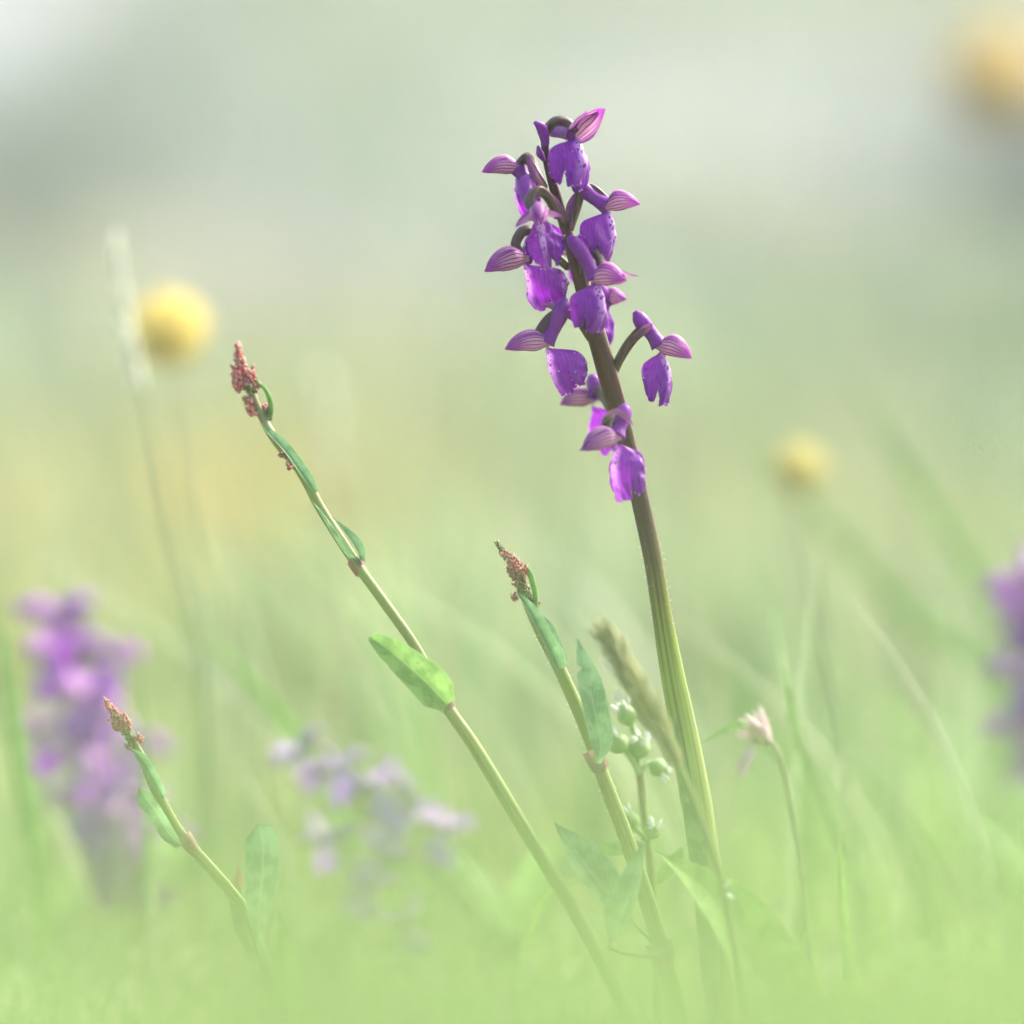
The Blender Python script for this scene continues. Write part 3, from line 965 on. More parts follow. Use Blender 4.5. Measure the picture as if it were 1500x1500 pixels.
# ------------------------------------------------------------------ orchids out of focus
def proto_flower(mats, seed, winged=False):
    h = empty("flower", (0, 0, 0))
    f = make_flower(h, (0, 0, 0), (0, 0, 0), (0.0085, 0, 0.0008), (0.0015, 0, -0.0105), (1, 0, 0),
                    [(-0.004, 0, 0.003), (-0.008, 0.0005, 0.005)], [(-0.008, 0, -0.006), (-0.006, 0, 0.0), (-0.003, 0, 0.0022)],
                    hood_r=0.0032 if not winged else 0.0017, lip_w=0.0078 if not winged else 0.0055, fold=62, mats=mats, seed=seed,
                    wings=[((0, 0.001 * k, 0), (0.004, 0.007 * k, 0.005), 0.0042, (0.6, 0.3 * k, 0.5)) for k in (1, -1)] if winged else None)
    f.parent = None
    bpy.data.objects.remove(h)
    return f


def copy_flower(f, parent, loc, rot, scale=1.0):
    e = f.copy()
    COL.objects.link(e)
    e.parent = parent
    e.location = loc
    e.rotation_euler = rot
    e.scale = (scale,) * 3
    for ch in list(f.children):
        c = ch.copy()
        COL.objects.link(c)
        c.parent = e
    return e


def far_orchid(label, stem_px, d, blooms, mats, srad, group, stemm='ostem', fs=1.0, wob=0.22):
    pts = [P(a, b, d) for a, b in stem_px]
    bx, by = pts[0].x, pts[0].y
    b0 = Vector((bx, by, gz(bx, by)))
    root = empty("orchid", b0)
    tag(root, label, "orchid", group)
    tube("stalk", [b0 - Vector((0, 0, 0.005))] + pts, [srad, srad, srad * 0.9, srad * 0.6], M[stemm], root, b0, n=30, seg=10)
    pf = [proto_flower(mats, 20 + i * 3.7, wob > 0.5) for i in range(2)]
    for i, (px, py, az, dz) in enumerate(blooms):
        loc = P(px, py, d + dz) - b0
        rot = (random.uniform(-wob, wob), random.uniform(-wob, wob), R(az))
        if i < 2:
            f = pf[i]
            f.parent = root
            f.location = loc
            f.rotation_euler = rot
            f.scale = (fs,) * 3
        else:
            copy_flower(pf[i % 2], root, loc, rot, fs * random.uniform(0.9, 1.12))
    for i in range(3):                       # basal leaves
        a = i * 2.2 + 0.6
        dr = Vector((math.cos(a), math.sin(a), 0))
        leaf("leaf", [b0, b0 + dr * 0.012 + Vector((0, 0, 0.02)), b0 + dr * 0.03 + Vector((0, 0, 0.035))], 0.011, Vector((-dr.x * 0.5, -dr.y * 0.5, 1)), M['sheath'], root, b0)
    return root


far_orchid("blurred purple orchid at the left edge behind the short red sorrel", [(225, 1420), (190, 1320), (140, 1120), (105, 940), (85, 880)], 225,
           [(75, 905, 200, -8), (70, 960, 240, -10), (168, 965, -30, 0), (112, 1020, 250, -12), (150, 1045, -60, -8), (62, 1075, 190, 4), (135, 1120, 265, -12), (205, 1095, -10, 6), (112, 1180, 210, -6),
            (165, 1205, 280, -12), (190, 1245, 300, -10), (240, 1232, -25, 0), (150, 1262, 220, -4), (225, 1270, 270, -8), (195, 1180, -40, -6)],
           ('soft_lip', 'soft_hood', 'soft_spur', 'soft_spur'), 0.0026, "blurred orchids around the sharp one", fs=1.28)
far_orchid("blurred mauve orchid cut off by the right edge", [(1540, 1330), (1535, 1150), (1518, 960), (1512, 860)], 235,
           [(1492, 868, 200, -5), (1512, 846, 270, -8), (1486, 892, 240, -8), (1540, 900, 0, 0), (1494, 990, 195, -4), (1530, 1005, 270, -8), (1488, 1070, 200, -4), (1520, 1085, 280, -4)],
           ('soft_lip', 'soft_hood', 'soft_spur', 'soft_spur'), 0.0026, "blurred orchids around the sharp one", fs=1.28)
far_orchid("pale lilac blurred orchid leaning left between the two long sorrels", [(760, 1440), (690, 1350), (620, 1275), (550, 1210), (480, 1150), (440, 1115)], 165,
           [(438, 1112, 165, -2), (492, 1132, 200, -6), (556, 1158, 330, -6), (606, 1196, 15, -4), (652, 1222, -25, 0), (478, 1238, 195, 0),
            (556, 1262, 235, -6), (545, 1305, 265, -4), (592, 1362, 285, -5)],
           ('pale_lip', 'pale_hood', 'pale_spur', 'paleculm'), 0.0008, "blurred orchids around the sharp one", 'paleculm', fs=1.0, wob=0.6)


# ------------------------------------------------------------------ sorrel
def bud_cluster(parent, origin, path, clumps, seed, size=0.0008):
    """many tiny knobbly buds: kept as one mass. clumps: (t, side, radius, n, colour index)"""
    rg = random.Random(seed)
    c = catmull(path, 60)
    V, Fc, C = [], [], []
    cols = [(0.46, 0.105, 0.095), (0.52, 0.24, 0.19), (0.20, 0.19, 0.07), (0.15, 0.22, 0.06), (0.40, 0.16, 0.12), (0.17, 0.09, 0.05), (0.5, 0.42, 0.3)]
    nr, ns = 4, 6
    for (t, off, rad, n, pal) in clumps:
        k = min(58, int(t * 59))
        ax = (c[k + 1] - c[k]).normalized()
        ctr = c[k] + RT * off[0] * PXM + UP * off[1] * PXM
        for q in range(int(n * 1.9)):
            dr = Vector((rg.gauss(0, 1), rg.gauss(0, 1), rg.gauss(0, 1))).normalized()
            pos = ctr + dr * rad * (0.55 + 0.45 * rg.random() ** 0.5) + ax * rg.gauss(0, rad * 0.5)
            axis = (dr * 0.8 + ax * 0.9).normalized()
            s1 = axis.orthogonal().normalized()
            s2 = axis.cross(s1)
            col = cols[rg.choice(pal)]
            j = rg.uniform(0.75, 1.25)
            sz = size * 0.74 * rg.uniform(0.7, 1.3)
            ln = sz * rg.uniform(1.1, 1.7)
            b = len(V)
            for a in range(nr + 1):
                th = math.pi * a / nr
                for e in range(ns):
                    p2 = 2 * math.pi * e / ns
                    rr = math.sin(th) * sz * (0.5 + 0.08 * (e % 2))
                    V.append(pos + axis * (-math.cos(th) * ln * 0.5) + s1 * (math.cos(p2) * rr) + s2 * (math.sin(p2) * rr) - origin)
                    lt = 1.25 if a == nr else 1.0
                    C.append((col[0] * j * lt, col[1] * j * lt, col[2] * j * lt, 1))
            for a in range(nr):
                for e in range(ns):
                    e2 = (e + 1) % ns
                    Fc.append((b + a * ns + e, b + a * ns + e2, b + (a + 1) * ns + e2, b + (a + 1) * ns + e))
            if rg.random() < 0.35:          # whitish feathery styles
                b = len(V)
                tip = pos + (axis + s1 * rg.uniform(-0.6, 0.6) + s2 * rg.uniform(-0.6, 0.6)).normalized() * (ln * 0.5 + rg.uniform(0.0003, 0.0010))
                r_ = 0.00008
                for z in (s1 * r_, s2 * r_, -(s1 + s2) * r_):
                    V.append(pos + axis * ln * 0.4 + z - origin); C.append((0.6, 0.45, 0.36, 1))
                V.append(tip - origin); C.append((0.7, 0.6, 0.5, 1))
                Fc += [(b, b + 1, b + 3), (b + 1, b + 2, b + 3), (b + 2, b, b + 3)]
    me = bpy.data.meshes.new("flower_cluster")
    me.from_pydata([tuple(v) for v in V], [], Fc)
    at = me.color_attributes.new("col", 'FLOAT_COLOR', 'POINT')
    at.data.foreach_set("color", np.array(C, dtype=np.float32).ravel())
    me.polygons.foreach_set("use_smooth", [True] * len(me.polygons))
    me.materials.append(M['bud'])
    o = bpy.data.objects.new("flower_cluster", me)
    COL.objects.link(o)
    o.parent = parent
    o["kind"] = "stuff"
    return o


def hairs(parent, origin, path, rad, n, seed, ln=0.0009, name="stem_hairs"):
    rg = random.Random(seed)
    c = catmull(path, 80)
    V, Fc = [], []
    for _ in range(n):
        k = rg.randrange(0, 79)
        ax = (c[k + 1] - c[k]).normalized()
        dr = Vector((rg.gauss(0, 1), rg.gauss(0, 0.6), rg.gauss(0, 1)))
        dr = (dr - ax * dr.dot(ax)).normalized()
        pos = c[k].lerp(c[k + 1], rg.random()) + dr * rad
        s = ax.cross(dr)
        b = len(V)
        r_ = 0.00005
        tip = pos + (dr + ax * rg.uniform(-0.3, 0.5)).normalized() * ln * rg.uniform(0.4, 1.0)
        for z in (s * r_, ax * r_, -(s + ax) * r_):
            V.append(tuple(pos + z - origin))
        V.append(tuple(tip - origin))
        Fc += [(b, b + 1, b + 3), (b + 1, b + 2, b + 3), (b + 2, b, b + 3)]
    me = bpy.data.meshes.new(name)
    me.from_pydata(V, [], Fc)
    me.materials.append(M['anther'])
    o = bpy.data.objects.new(name, me)
    COL.objects.link(o)
    o.parent = parent
    o["kind"] = "stuff"
    return o


def sorrel_root(label, bpx, d):
    b = P(bpx, 1500, d)
    b.z = gz(b.x, b.y)
    r = empty("sorrel", b)
    tag(r, label, "sorrel", "sorrel stems beside the orchid")
    return r, b


def ochrea(root, b, a, c, r):
    A, C = P(*a), P(*c)
    return grid_obj("sheath", tube_pts([A, A.lerp(C, 0.5), C], [r * 1.02, r * 1.25, r * 1.35], 8, 12, ribs=6, rib_amp=0.06), M['ochrea'], root, b, close_u=True)


# --- tall one, left of the orchid
r1, b1 = sorrel_root("long leaning sorrel with a pink bud spike, tallest, left of the orchid", 945, -15)
S1 = [(945, 1530, -18), (900, 1445, -16), (848, 1345, -14), (812, 1285, -13), (773, 1222, -12), (730, 1150, -10), (690, 1085, -8), (652, 1030, -6), (610, 950, -3), (565, 885, 0), (525, 830, 3), (502, 795, 4), (470, 745, 6), (440, 690, 8), (404, 645, 10), (384, 610, 12), (370, 578, 13), (356, 548, 14), (347, 512, 15)]
p1 = PL(S1)
tube("stem", p1, [x * PXM for x in (10, 10, 10, 10, 10, 10, 9.5, 9, 7.5, 7.5, 7.5, 8, 7.5, 7, 7, 6, 5, 4, 1.5)], M['sstem'], r1, b1, n=80, seg=12, ribs=5, rib_amp=0.06)
leaf("leaf", PL([(655, 1032, -9), (625, 1000, -12), (585, 965, -12), (556, 942, -8), (541, 933, -5)]), 56 * PXM, (-0.35, -0.85, 0.5), M['sleaf_bright'], r1, b1, nv=40, nu=13, cup=0.7, wave=0.05,
     prof=lambda t: (0.5 + 0.5 * sm(t / 0.2)) * min(1.0, (1.01 - t) / 0.72) ** 0.85, seed=3)
leaf("leaf", PL([(530, 826, 3), (515, 808, 1), (490, 775, 1), (468, 745, 3), (450, 730, 5)]), 17 * PXM, (-0.8, -0.55, -0.3), M['sleaf'], r1, b1, nv=18, nu=7, cup=0.7, prof=lambda t: (0.4 + 0.6 * sm(t / 0.2)) * sm((1.02 - t) / 0.8), seed=5)
leaf("leaf", PL([(530, 826, 3), (520, 800, 2), (500, 773, 2), (480, 752, 4)]), 20 * PXM, (0.75, -0.6, 0.4), M['sleaf'], r1, b1, nv=18, nu=7, cup=0.7, prof=lambda t: (0.5 + 0.5 * sm(t / 0.2)) * sm((1.02 - t) / 0.7), seed=6)
leaf("leaf", PL([(462, 722, 4), (444, 695, 3), (420, 662, 5), (392, 632, 9), (384, 618, 10)]), 17 * PXM, (0.45, -0.8, 0.4), M['sleaf'], r1, b1, nv=18, nu=7, cup=0.8, prof=lambda t: (0.5 + 0.5 * sm(t / 0.2)) * sm((1.05 - t) / 0.5), seed=7)
tube("bud_stalk", PL([(395, 615, 12), (397, 595, 11), (390, 572, 11), (376, 560, 12)]), [3 * PXM, 4 * PXM, 3.5 * PXM, 2 * PXM], M['sleaf_bright'], r1, b1, n=14, seg=8)
ochrea(r1, b1, (530, 840, 3), (519, 820, 4), 9 * PXM)
ochrea(r1, b1, (658, 1040, -6), (648, 1022, -6), 11 * PXM)
hp = PL([(384, 610, 12), (370, 578, 13), (356, 548, 14), (347, 505, 15)])
RED, MIX, GRN = [0, 0, 1, 4], [0, 1, 4, 2], [2, 3, 3, 5]
bud_cluster(r1, b1, hp, [(0.98, (0, 2), 0.0005, 14, RED), (0.9, (0, 0), 0.0008, 24, RED), (0.8, (0, 0), 0.0011, 26, MIX), (0.66, (-6, 2), 0.0015, 38, RED), (0.66, (8, 2), 0.0014, 30, RED), (0.52, (-12, 0), 0.0015, 36, RED), (0.52, (6, 4), 0.0016, 34, MIX),
     (0.42, (0, 2), 0.0014, 26, GRN), (0.27, (-9, -2), 0.0010, 20, MIX), (0.15, (-10, -4), 0.0011, 22, RED), (0.1, (12, 4), 0.0009, 14, MIX), (0.03, (8, 2), 0.0010, 14, GRN)], 4, 0.0009)
bud_cluster(r1, b1, PL([(430, 684, 7), (416, 664, 8), (404, 650, 9)]), [(0.5, (-2, -2), 0.0007, 10, [0, 5]), (0.15, (-2, -4), 0.0007, 8, [4, 5])], 14, 0.0008)

# --- middle one, just left of the orchid's stalk
r2, b2 = sorrel_root("sorrel with a red and green bud spike close left of the orchid stalk", 1005, 5)
S2 = [(1010, 1540, 4), (990, 1470, 3), (970, 1395, 2), (945, 1310, 0), (915, 1222, -2), (888, 1150, -3), (870, 1100, -3), (848, 1042, -3), (820, 980, -3), (800, 940, -3), (782, 905, -3), (766, 868, -3), (752, 832, -3), (737, 803, -3)]
p2 = PL(S2)
tube("stem", p2, [x * PXM for x in (14, 13, 13, 12, 11, 10.5, 9, 9.5, 9, 9, 7.5, 6, 4, 1.5)], M['sstem'], r2, b2, n=80, seg=14, ribs=6, rib_amp=0.06)
leaf("leaf", PL([(820, 980, -5), (808, 950, -8), (790, 915, -9), (772, 885, -8), (755, 865, -6)]), 23 * PXM, (0.3, -0.95, 0.2), M['sleaf'], r2, b2, nv=22, nu=9, cup=0.75, wave=0.03, prof=lambda t: (0.7 + 0.3 * sm(t / 0.12) - 0.25 * sm((t - 0.15) / 0.3)) * sm((1.03 - t) / 0.45), seed=9)
leaf("leaf", PL([(824, 978, -2), (812, 945, -2), (798, 915, -3), (786, 893, -4)]), 20 * PXM, (0.85, -0.5, 0.3), M['sleaf'], r2, b2, nv=20, nu=7, cup=0.7, prof=lambda t: (0.7 + 0.3 * sm(t / 0.12)) * sm((1.03 - t) / 0.5), seed=10)
leaf("leaf", PL([(876, 1118, -6), (880, 1090, -8), (872, 1045, -9), (862, 1000, -8), (852, 965, -7), (846, 934, -6)]), 40 * PXM, (0.35, -0.93, 0.15), M['sleaf'], r2, b2, nv=44, nu=11, cup=0.3, wave=0.015,
     prof=lambda t: (0.25 + 0.75 * sm(t / 0.3)) * sm((1.02 - t) / 0.5) ** 0.7, seed=11, bite=(0.72, -1, 0.75))
leaf("leaf", PL([(968, 1396, 0), (925, 1350, -6), (888, 1305, -9), (850, 1255, -10), (828, 1225, -10), (812, 1204, -9)]), 66 * PXM, (0.35, -0.8, 0.5), M['sleaf'], r2, b2, nv=40, nu=13, cup=0.35, wave=0.022,
     prof=lambda t: (0.10 + 0.90 * sm((t - 0.15) / 0.35)) * sm((1.02 - t) / 0.6) ** 0.75, seed=12)
leaf("leaf", PL([(893, 1388, -18), (905, 1350, -20), (922, 1305, -20), (936, 1262, -18), (944, 1222, -15)]), 48 * PXM, (-0.5, -0.8, 0.35), M['sleaf'], r2, b2, nv=34, nu=11, cup=0.5, wave=0.02,
     prof=lambda t: (0.05 + 0.95 * sm(t / 0.35)) * sm((1.02 - t) / 0.65) ** 0.8, seed=13)
tube("leaf_stalk", PL([(968, 1400, 0), (945, 1400, -8), (915, 1395, -15), (893, 1388, -18)]), [3 * PXM, 3 * PXM, 3 * PXM, 2.5 * PXM], M['sstem'], r2, b2, n=14, seg=8)
ochrea(r2, b2, (880, 1128, -3), (868, 1098, -3), 12 * PXM)
ochrea(r2, b2, (974, 1412, 2), (964, 1380, 2), 15 * PXM)
tube("bud_stalk", PL([(784, 898, -4), (784, 870, -4), (777, 842, -5), (773, 833, -5)]), [4 * PXM, 4 * PXM, 4 * PXM, 2 * PXM], M['sleaf_bright'], r2, b2, n=14, seg=8)
hp = PL([(782, 895, -3), (766, 862, -3), (752, 828, -3), (725, 792, -3)])
bud_cluster(r2, b2, hp, [(0.98, (0, 0), 0.0003, 7, [2]), (0.9, (0, 0), 0.0006, 14, [2]), (0.8, (0, 0), 0.0010, 26, [2, 4, 0]), (0.68, (2, 2), 0.0013, 50, RED), (0.56, (-4, 0), 0.0015, 60, [0, 4, 2]), (0.55, (9, 4), 0.0013, 46, RED),
     (0.42, (0, 0), 0.0015, 60, [2, 3, 0, 5]), (0.3, (0, 0), 0.0014, 50, GRN), (0.16, (-2, 2), 0.0012, 44, GRN), (0.25, (-16, -4), 0.0007, 16, [0, 4]), (0.06, (2, 8), 0.0012, 40, [2, 5, 4])], 6, 0.00062)
hairs(r2, b2, p2[3:11], 11 * PXM, 160, 5)

# --- short one at lower left
r3, b3 = sorrel_root("short sorrel with a rosy red bud spike in front of the left blurred orchid", 420, 5)
S3 = [(425, 1540, 6), (395, 1430, 5), (365, 1345, 4), (335, 1302, 3), (300, 1262, 2), (272, 1232, 1), (250, 1200, 0), (228, 1155, 0), (212, 1118, 0), (198, 1090, 0), (180, 1062, 0), (158, 1034, 0)]
p3 = PL(S3)
tube("stem", p3, [x * PXM for x in (10, 9.5, 9, 8.5, 8.5, 9, 9, 8, 7, 5, 3, 1.2)], M['sstem'], r3, b3, n=60, seg=12, ribs=5, rib_amp=0.06)
leaf("leaf", PL([(262, 1240, -1), (246, 1218, -3), (225, 1185, -4), (210, 1165, -3), (203, 1154, -2)]), 25 * PXM, (-0.5, -0.8, 0.3), M['sleaf'], r3, b3, nv=24, nu=9, cup=0.35, wave=0.02, prof=lambda t: (0.5 + 0.5 * sm(t / 0.2)) * sm((1.03 - t) / 0.35), seed=15)
leaf("leaf", PL([(240, 1168, -3), (225, 1140, -5), (208, 1112, -5), (190, 1095, -4)]), 15 * PXM, (0.2, -0.95, 0.2), M['sleaf'], r3, b3, nv=18, nu=7, cup=0.7, prof=lambda t: (0.6 + 0.4 * sm(t / 0.2)) * sm((1.03 - t) / 0.4), seed=16)
leaf("leaf", PL([(383, 1400, -8), (378, 1340, -10), (384, 1285, -10), (384, 1235, -8), (377, 1207, -6)]), 52 * PXM, (-0.15, -0.98, 0.1), M['sleaf'], r3, b3, nv=30, nu=11, cup=0.2, wave=0.01, prof=lambda t: (0.15 + 0.85 * sm(t / 0.5)) * sm((1.005 - t) / 0.22) ** 0.6, seed=17)
leaf("leaf", PL([(372, 1400, 8), (360, 1350, 10), (354, 1305, 11), (348, 1262, 12)]), 32 * PXM, (-0.3, -0.9, 0.1), M['sleaf_red'], r3, b3, nv=22, nu=9, cup=0.8, prof=lambda t: (0.4 + 0.6 * sm(t / 0.3)) * sm((1.02 - t) / 0.5), seed=18)
leaf("leaf", PL([(425, 1530, -20), (420, 1450, -24), (412, 1380, -24), (404, 1325, -20)]), 40 * PXM, (0.3, -0.9, 0.1), M['sleaf_bright'], r3, b3, nv=22, nu=9, cup=0.4, prof=lambda t: (0.4 + 0.6 * sm(t / 0.3)) * sm((1.02 - t) / 0.4), seed=19)
ochrea(r3, b3, (284, 1246, 1), (268, 1224, 1), 9.5 * PXM)
hp = PL([(200, 1092, -1), (186, 1072, -1), (172, 1052, -1), (153, 1026, -1)])
bud_cluster(r3, b3, hp, [(1.0, (2, 0), 0.0004, 14, RED), (0.9, (2, -2), 0.0007, 26, RED), (0.74, (0, 0), 0.0010, 40, [0, 1, 4, 2]), (0.6, (6, 2), 0.0011, 44, RED), (0.55, (-7, -2), 0.0011, 44, RED), (0.42, (0, 0), 0.0012, 44, [0, 4, 2, 3]),
     (0.25, (0, 0), 0.0011, 36, GRN), (0.15, (10, 2), 0.0007, 16, [0, 4]), (0.02, (-9, -4), 0.0007, 14, [4, 5])], 8, 0.00072)
hairs(r3, b3, p3[3:9], 8 * PXM, 90, 6)
hairs(orchid, base, PL(SP[4:9]), 16 * PXM, 120, 7, 0.0006)


# ------------------------------------------------------------------ grass spike with white anthers, crossing the orchid stalk
def lens_mesh(name, ln, rad, material, seg=6, rings=6, flat=0.6):
    V, Fc = [], []
    for a in range(rings + 1):
        t = a / rings
        r = rad * math.sin(math.pi * min(1, 0.06 + 0.94 * t) ** 0.8)
        for e in range(seg):
            p = 2 * math.pi * e / seg
            V.append((ln * t, math.cos(p) * r, math.sin(p) * r * flat))
    for a in range(rings):
        for e in range(seg):
            Fc.append((a * seg + e, a * seg + (e + 1) % seg, (a + 1) * seg + (e + 1) % seg, (a + 1) * seg + e))
    me = bpy.data.meshes.new(name)
    me.from_pydata(V, [], Fc)
    me.polygons.foreach_set("use_smooth", [True] * len(me.polygons))
    me.materials.append(material)
    return me


SPK = lens_mesh("spikelet", 0.0078, 0.00072, M['spikelet'])
HSK = lens_mesh("husk", 0.0055, 0.0011, M['husk'])
ANT = lens_mesh("anther", 0.0024, 0.0006, M['anther'])


def put(name, me, parent, loc, axis, scale=1.0, spin=0.0):
    o = bpy.data.objects.new(name, me)
    COL.objects.link(o)
    o.parent = parent
    o.location = loc
    q = Vector(axis).to_track_quat('X', 'Z')
    o.rotation_mode = 'QUATERNION'
    o.rotation_quaternion = q @ Matrix.Rotation(spin, 3, 'X').to_quaternion()
    o.scale = (scale,) * 3
    return o


def seed_grass(label, pts, head_from, n_spk, rad, spk, sc, anth, group, srad=0.0008, splay=0.35, seed=3, culm='paleculm'):
    rg = random.Random(seed)
    pw = PL(pts)
    b = Vector((pw[0].x, pw[0].y, gz(pw[0].x, pw[0].y)))
    root = empty("seed_grass", b)
    tag(root, label, "grass", group)
    path = ([b - Vector((0, 0, 0.004))] if pw[0].z > b.z else []) + pw
    tube("culm", path, [srad * 1.3, srad, srad * 0.8, srad * 0.5], M[culm], root, b, n=50, seg=8)
    c = catmull(pw, 200)
    for i in range(n_spk):
        t = head_from + (0.995 - head_from) * (i / (n_spk - 1))
        k = min(198, int(t * 199))
        ax = (c[k + 1] - c[k]).normalized()
        a = i * 2.4 + rg.uniform(-0.3, 0.3)
        s1 = ax.orthogonal().normalized()
        s2 = ax.cross(s1)
        dr = s1 * math.cos(a) + s2 * math.sin(a)
        f = (t - head_from) / (1 - head_from)
        rr = rad * (1 - 0.85 * f ** 1.3) * (0.35 + 0.65 * sm(f / 0.3))
        put("spikelet", spk, root, c[k] + dr * rr * 0.5 - b, ax * (1 - splay * 0.3) + dr * splay * rg.uniform(0.7, 1.3), sc * rg.uniform(0.8, 1.1), rg.uniform(0, 6))
    for (px, py, d) in anth:
        q = P(px, py, d)
        put("anther", ANT, root, q - b, (rg.gauss(0, 1), rg.gauss(0, 1), rg.gauss(-0.6, 1)), rg.uniform(0.8, 1.3))
    return root


seed_grass("olive brown grass spike with white anthers leaning across the orchid stalk", [(1090, 1480, -45), (1062, 1310, -45), (1040, 1235, -45), (1008, 1150, -45), (968, 1070, -45), (932, 1005, -45), (905, 958, -45), (897, 946, -45)],
           0.47, 80, 0.0034, SPK, 1.0, [(886, 942, -45), (906, 943, -47), (892, 962, -45), (888, 972, -46), (912, 968, -42), (946, 1006, -44), (905, 1012, -45), (964, 1055, -44), (1060, 1300, -45), (1064, 1306, -45)], "seeding grasses", 0.0008, splay=0.26, culm='gstem')
seed_grass("faint whitish seeding grass beside the left buttercup", [(300, 1000, 170), (262, 850, 170), (240, 740, 170), (222, 640, 170), (200, 545, 170), (182, 450, 170), (170, 360, 170)],
           0.62, 22, 0.0020, HSK, 1.0, [(186, 530, 170), (192, 545, 170), (200, 552, 170), (182, 520, 170), (196, 560, 168)], "seeding grasses", 0.0007, splay=0.2, seed=5)
seed_grass("thin faint seeding grass in the blurred bank right of the left buttercup", [(520, 980, 420), (500, 820, 420), (485, 690, 420), (476, 560, 420)],
           0.6, 18, 0.0018, HSK, 1.0, [], "seeding grasses", 0.0011, splay=0.25, seed=8)

# ------------------------------------------------------------------ small white-budded plant behind the spike
b = P(965, 1420, 25); b.z = gz(b.x, b.y)
ck = tag(empty("chickweed", b), "small green plant with whitish round buds behind the grass spike", "plant")
BUDM = lens_mesh("calyx", 0.0058, 0.0026, M['calyx'], 8, 7, 0.95)
PETM = lens_mesh("petal", 0.0034, 0.0012, M['white_petal'], 6, 5, 0.35)


def little_bud(root, b, at, axis, sc, petals=True):
    A = P(*at)
    ax = (RT * axis[0] + FWD * axis[1] + UP * axis[2]).normalized()
    o = put("bud", BUDM, root, A - b, ax, sc)
    if petals:
        for k in range(4):
            a = k * math.pi / 2 + 0.4
            p = put("petal", PETM, o, (0.0036, math.cos(a) * 0.0012, math.sin(a) * 0.0012), (1, math.cos(a) * 0.45, math.sin(a) * 0.45), 0.9)
    return o


tube("stem", [b] + PL([(958, 1330, 25), (950, 1240, 25), (942, 1180, 25), (936, 1130, 25)]), [0.0011, 0.0010, 0.0009, 0.0008], M['sstem'], ck, b, n=30, seg=8)
for at, ax, sc, st in (((926, 1062, 24), (-0.5, 0, 1), 1.0, (936, 1130, 25)), ((915, 1100, 22), (-0.7, -0.3, 0.75), 1.05, (938, 1140, 25)), ((934, 1110, 26), (0.1, -0.5, 0.9), 1.05, (937, 1140, 25)),
                       ((952, 1118, 27), (0.8, 0, -0.5), 0.9, (938, 1135, 25)), ((930, 1215, 22), (-0.6, 0, 0.9), 0.95, (947, 1235, 25)), ((952, 1228, 22), (0.3, -0.5, 0.8), 0.8, (949, 1245, 25))):
    little_bud(ck, b, at, ax, sc)
    tube("bud_stalk", [P(*st), P(*st).lerp(P(*at), 0.5) + Vector((0, 0, 0.0006)), P(*at)], [0.0006, 0.0006, 0.0007], M['calyx'], ck, b, n=8, seg=6)
for pth, wd in ((((947, 1240, 25), (920, 1245, 22), (890, 1248, 20), (862, 1252, 20)), 34), (((953, 1300, 25), (985, 1270, 28), (1000, 1240, 30)), 26), (((956, 1320, 25), (915, 1300, 30), (885, 1280, 34)), 28)):
    leaf("leaf", PL(pth), wd * PXM, (0.1, -0.6, 0.8), M['sleaf_bright'], ck, b, nv=16, nu=7, cup=0.3)

# ------------------------------------------------------------------ faded pinkish flower to the right of the orchid stalk
b = P(1195, 1450, 45); b.z = gz(b.x, b.y)
pk = tag(empty("pink_flower", b), "faded pale pink flower on a thin whitish stem right of the orchid stalk", "flower")
tube("stem", [b] + PL([(1180, 1330, 45), (1165, 1220, 45), (1148, 1130, 45), (1132, 1090, 45)]), [0.0008, 0.0007, 0.0007, 0.0007], M['paleculm'], pk, b, n=26, seg=8)
PKM = lens_mesh("floret", 0.0092, 0.0013, M['pink_petal'], 6, 6, 0.5)
for k in range(11):
    a = k * 0.57
    put("floret", PKM, pk, P(1130 - 1.5 * k % 7, 1092, 45) - b, RT * (-0.75 + 0.55 * math.cos(a)) + FWD * (0.7 * math.sin(a)) + UP * (0.75 + 0.4 * math.sin(a * 1.7)), random.uniform(0.8, 1.15), a)
for k in range(5):
    a = k * 1.26
    put("floret", PKM, pk, P(1104, 1092, 44) - b, RT * (-0.45 + 0.2 * math.cos(a)) + FWD * (0.25 * math.sin(a)) + UP * -0.9, 0.95, a)
tube("bud_stalk", PL([(1128, 1092, 45), (1115, 1082, 44), (1105, 1088, 44)]), [0.0007, 0.0007, 0.0007], M['calyx'], pk, b, n=8, seg=6)
leaf("leaf", PL([(1122, 1084, 45), (1098, 1062, 42), (1065, 1072, 40), (1022, 1092, 40)]), 20 * PXM, (0.1, -0.5, 0.9), M['sleaf_bright'], pk, b, nv=16, nu=7, cup=0.3)


# ------------------------------------------------------------------ single grass blades that can be told apart
def blade(label, pts, width, face, material, seed):
    pw = PL(pts)
    b = Vector((pw[0].x, pw[0].y, gz(pw[0].x, pw[0].y)))
    path = ([b - Vector((0, 0, 0.003))] if pw[0].z > b.z + 0.002 else []) + pw
    o = leaf("grass_shoot", path, width * PXM, face, M[material], None, b, nv=34, nu=7, cup=0.35, prof=lambda t: sm((1.004 - t) / 0.55) ** 0.7, seed=seed)
    o.location = b
    return tag(o, label, "grass", "single grass shoots near the orchid")


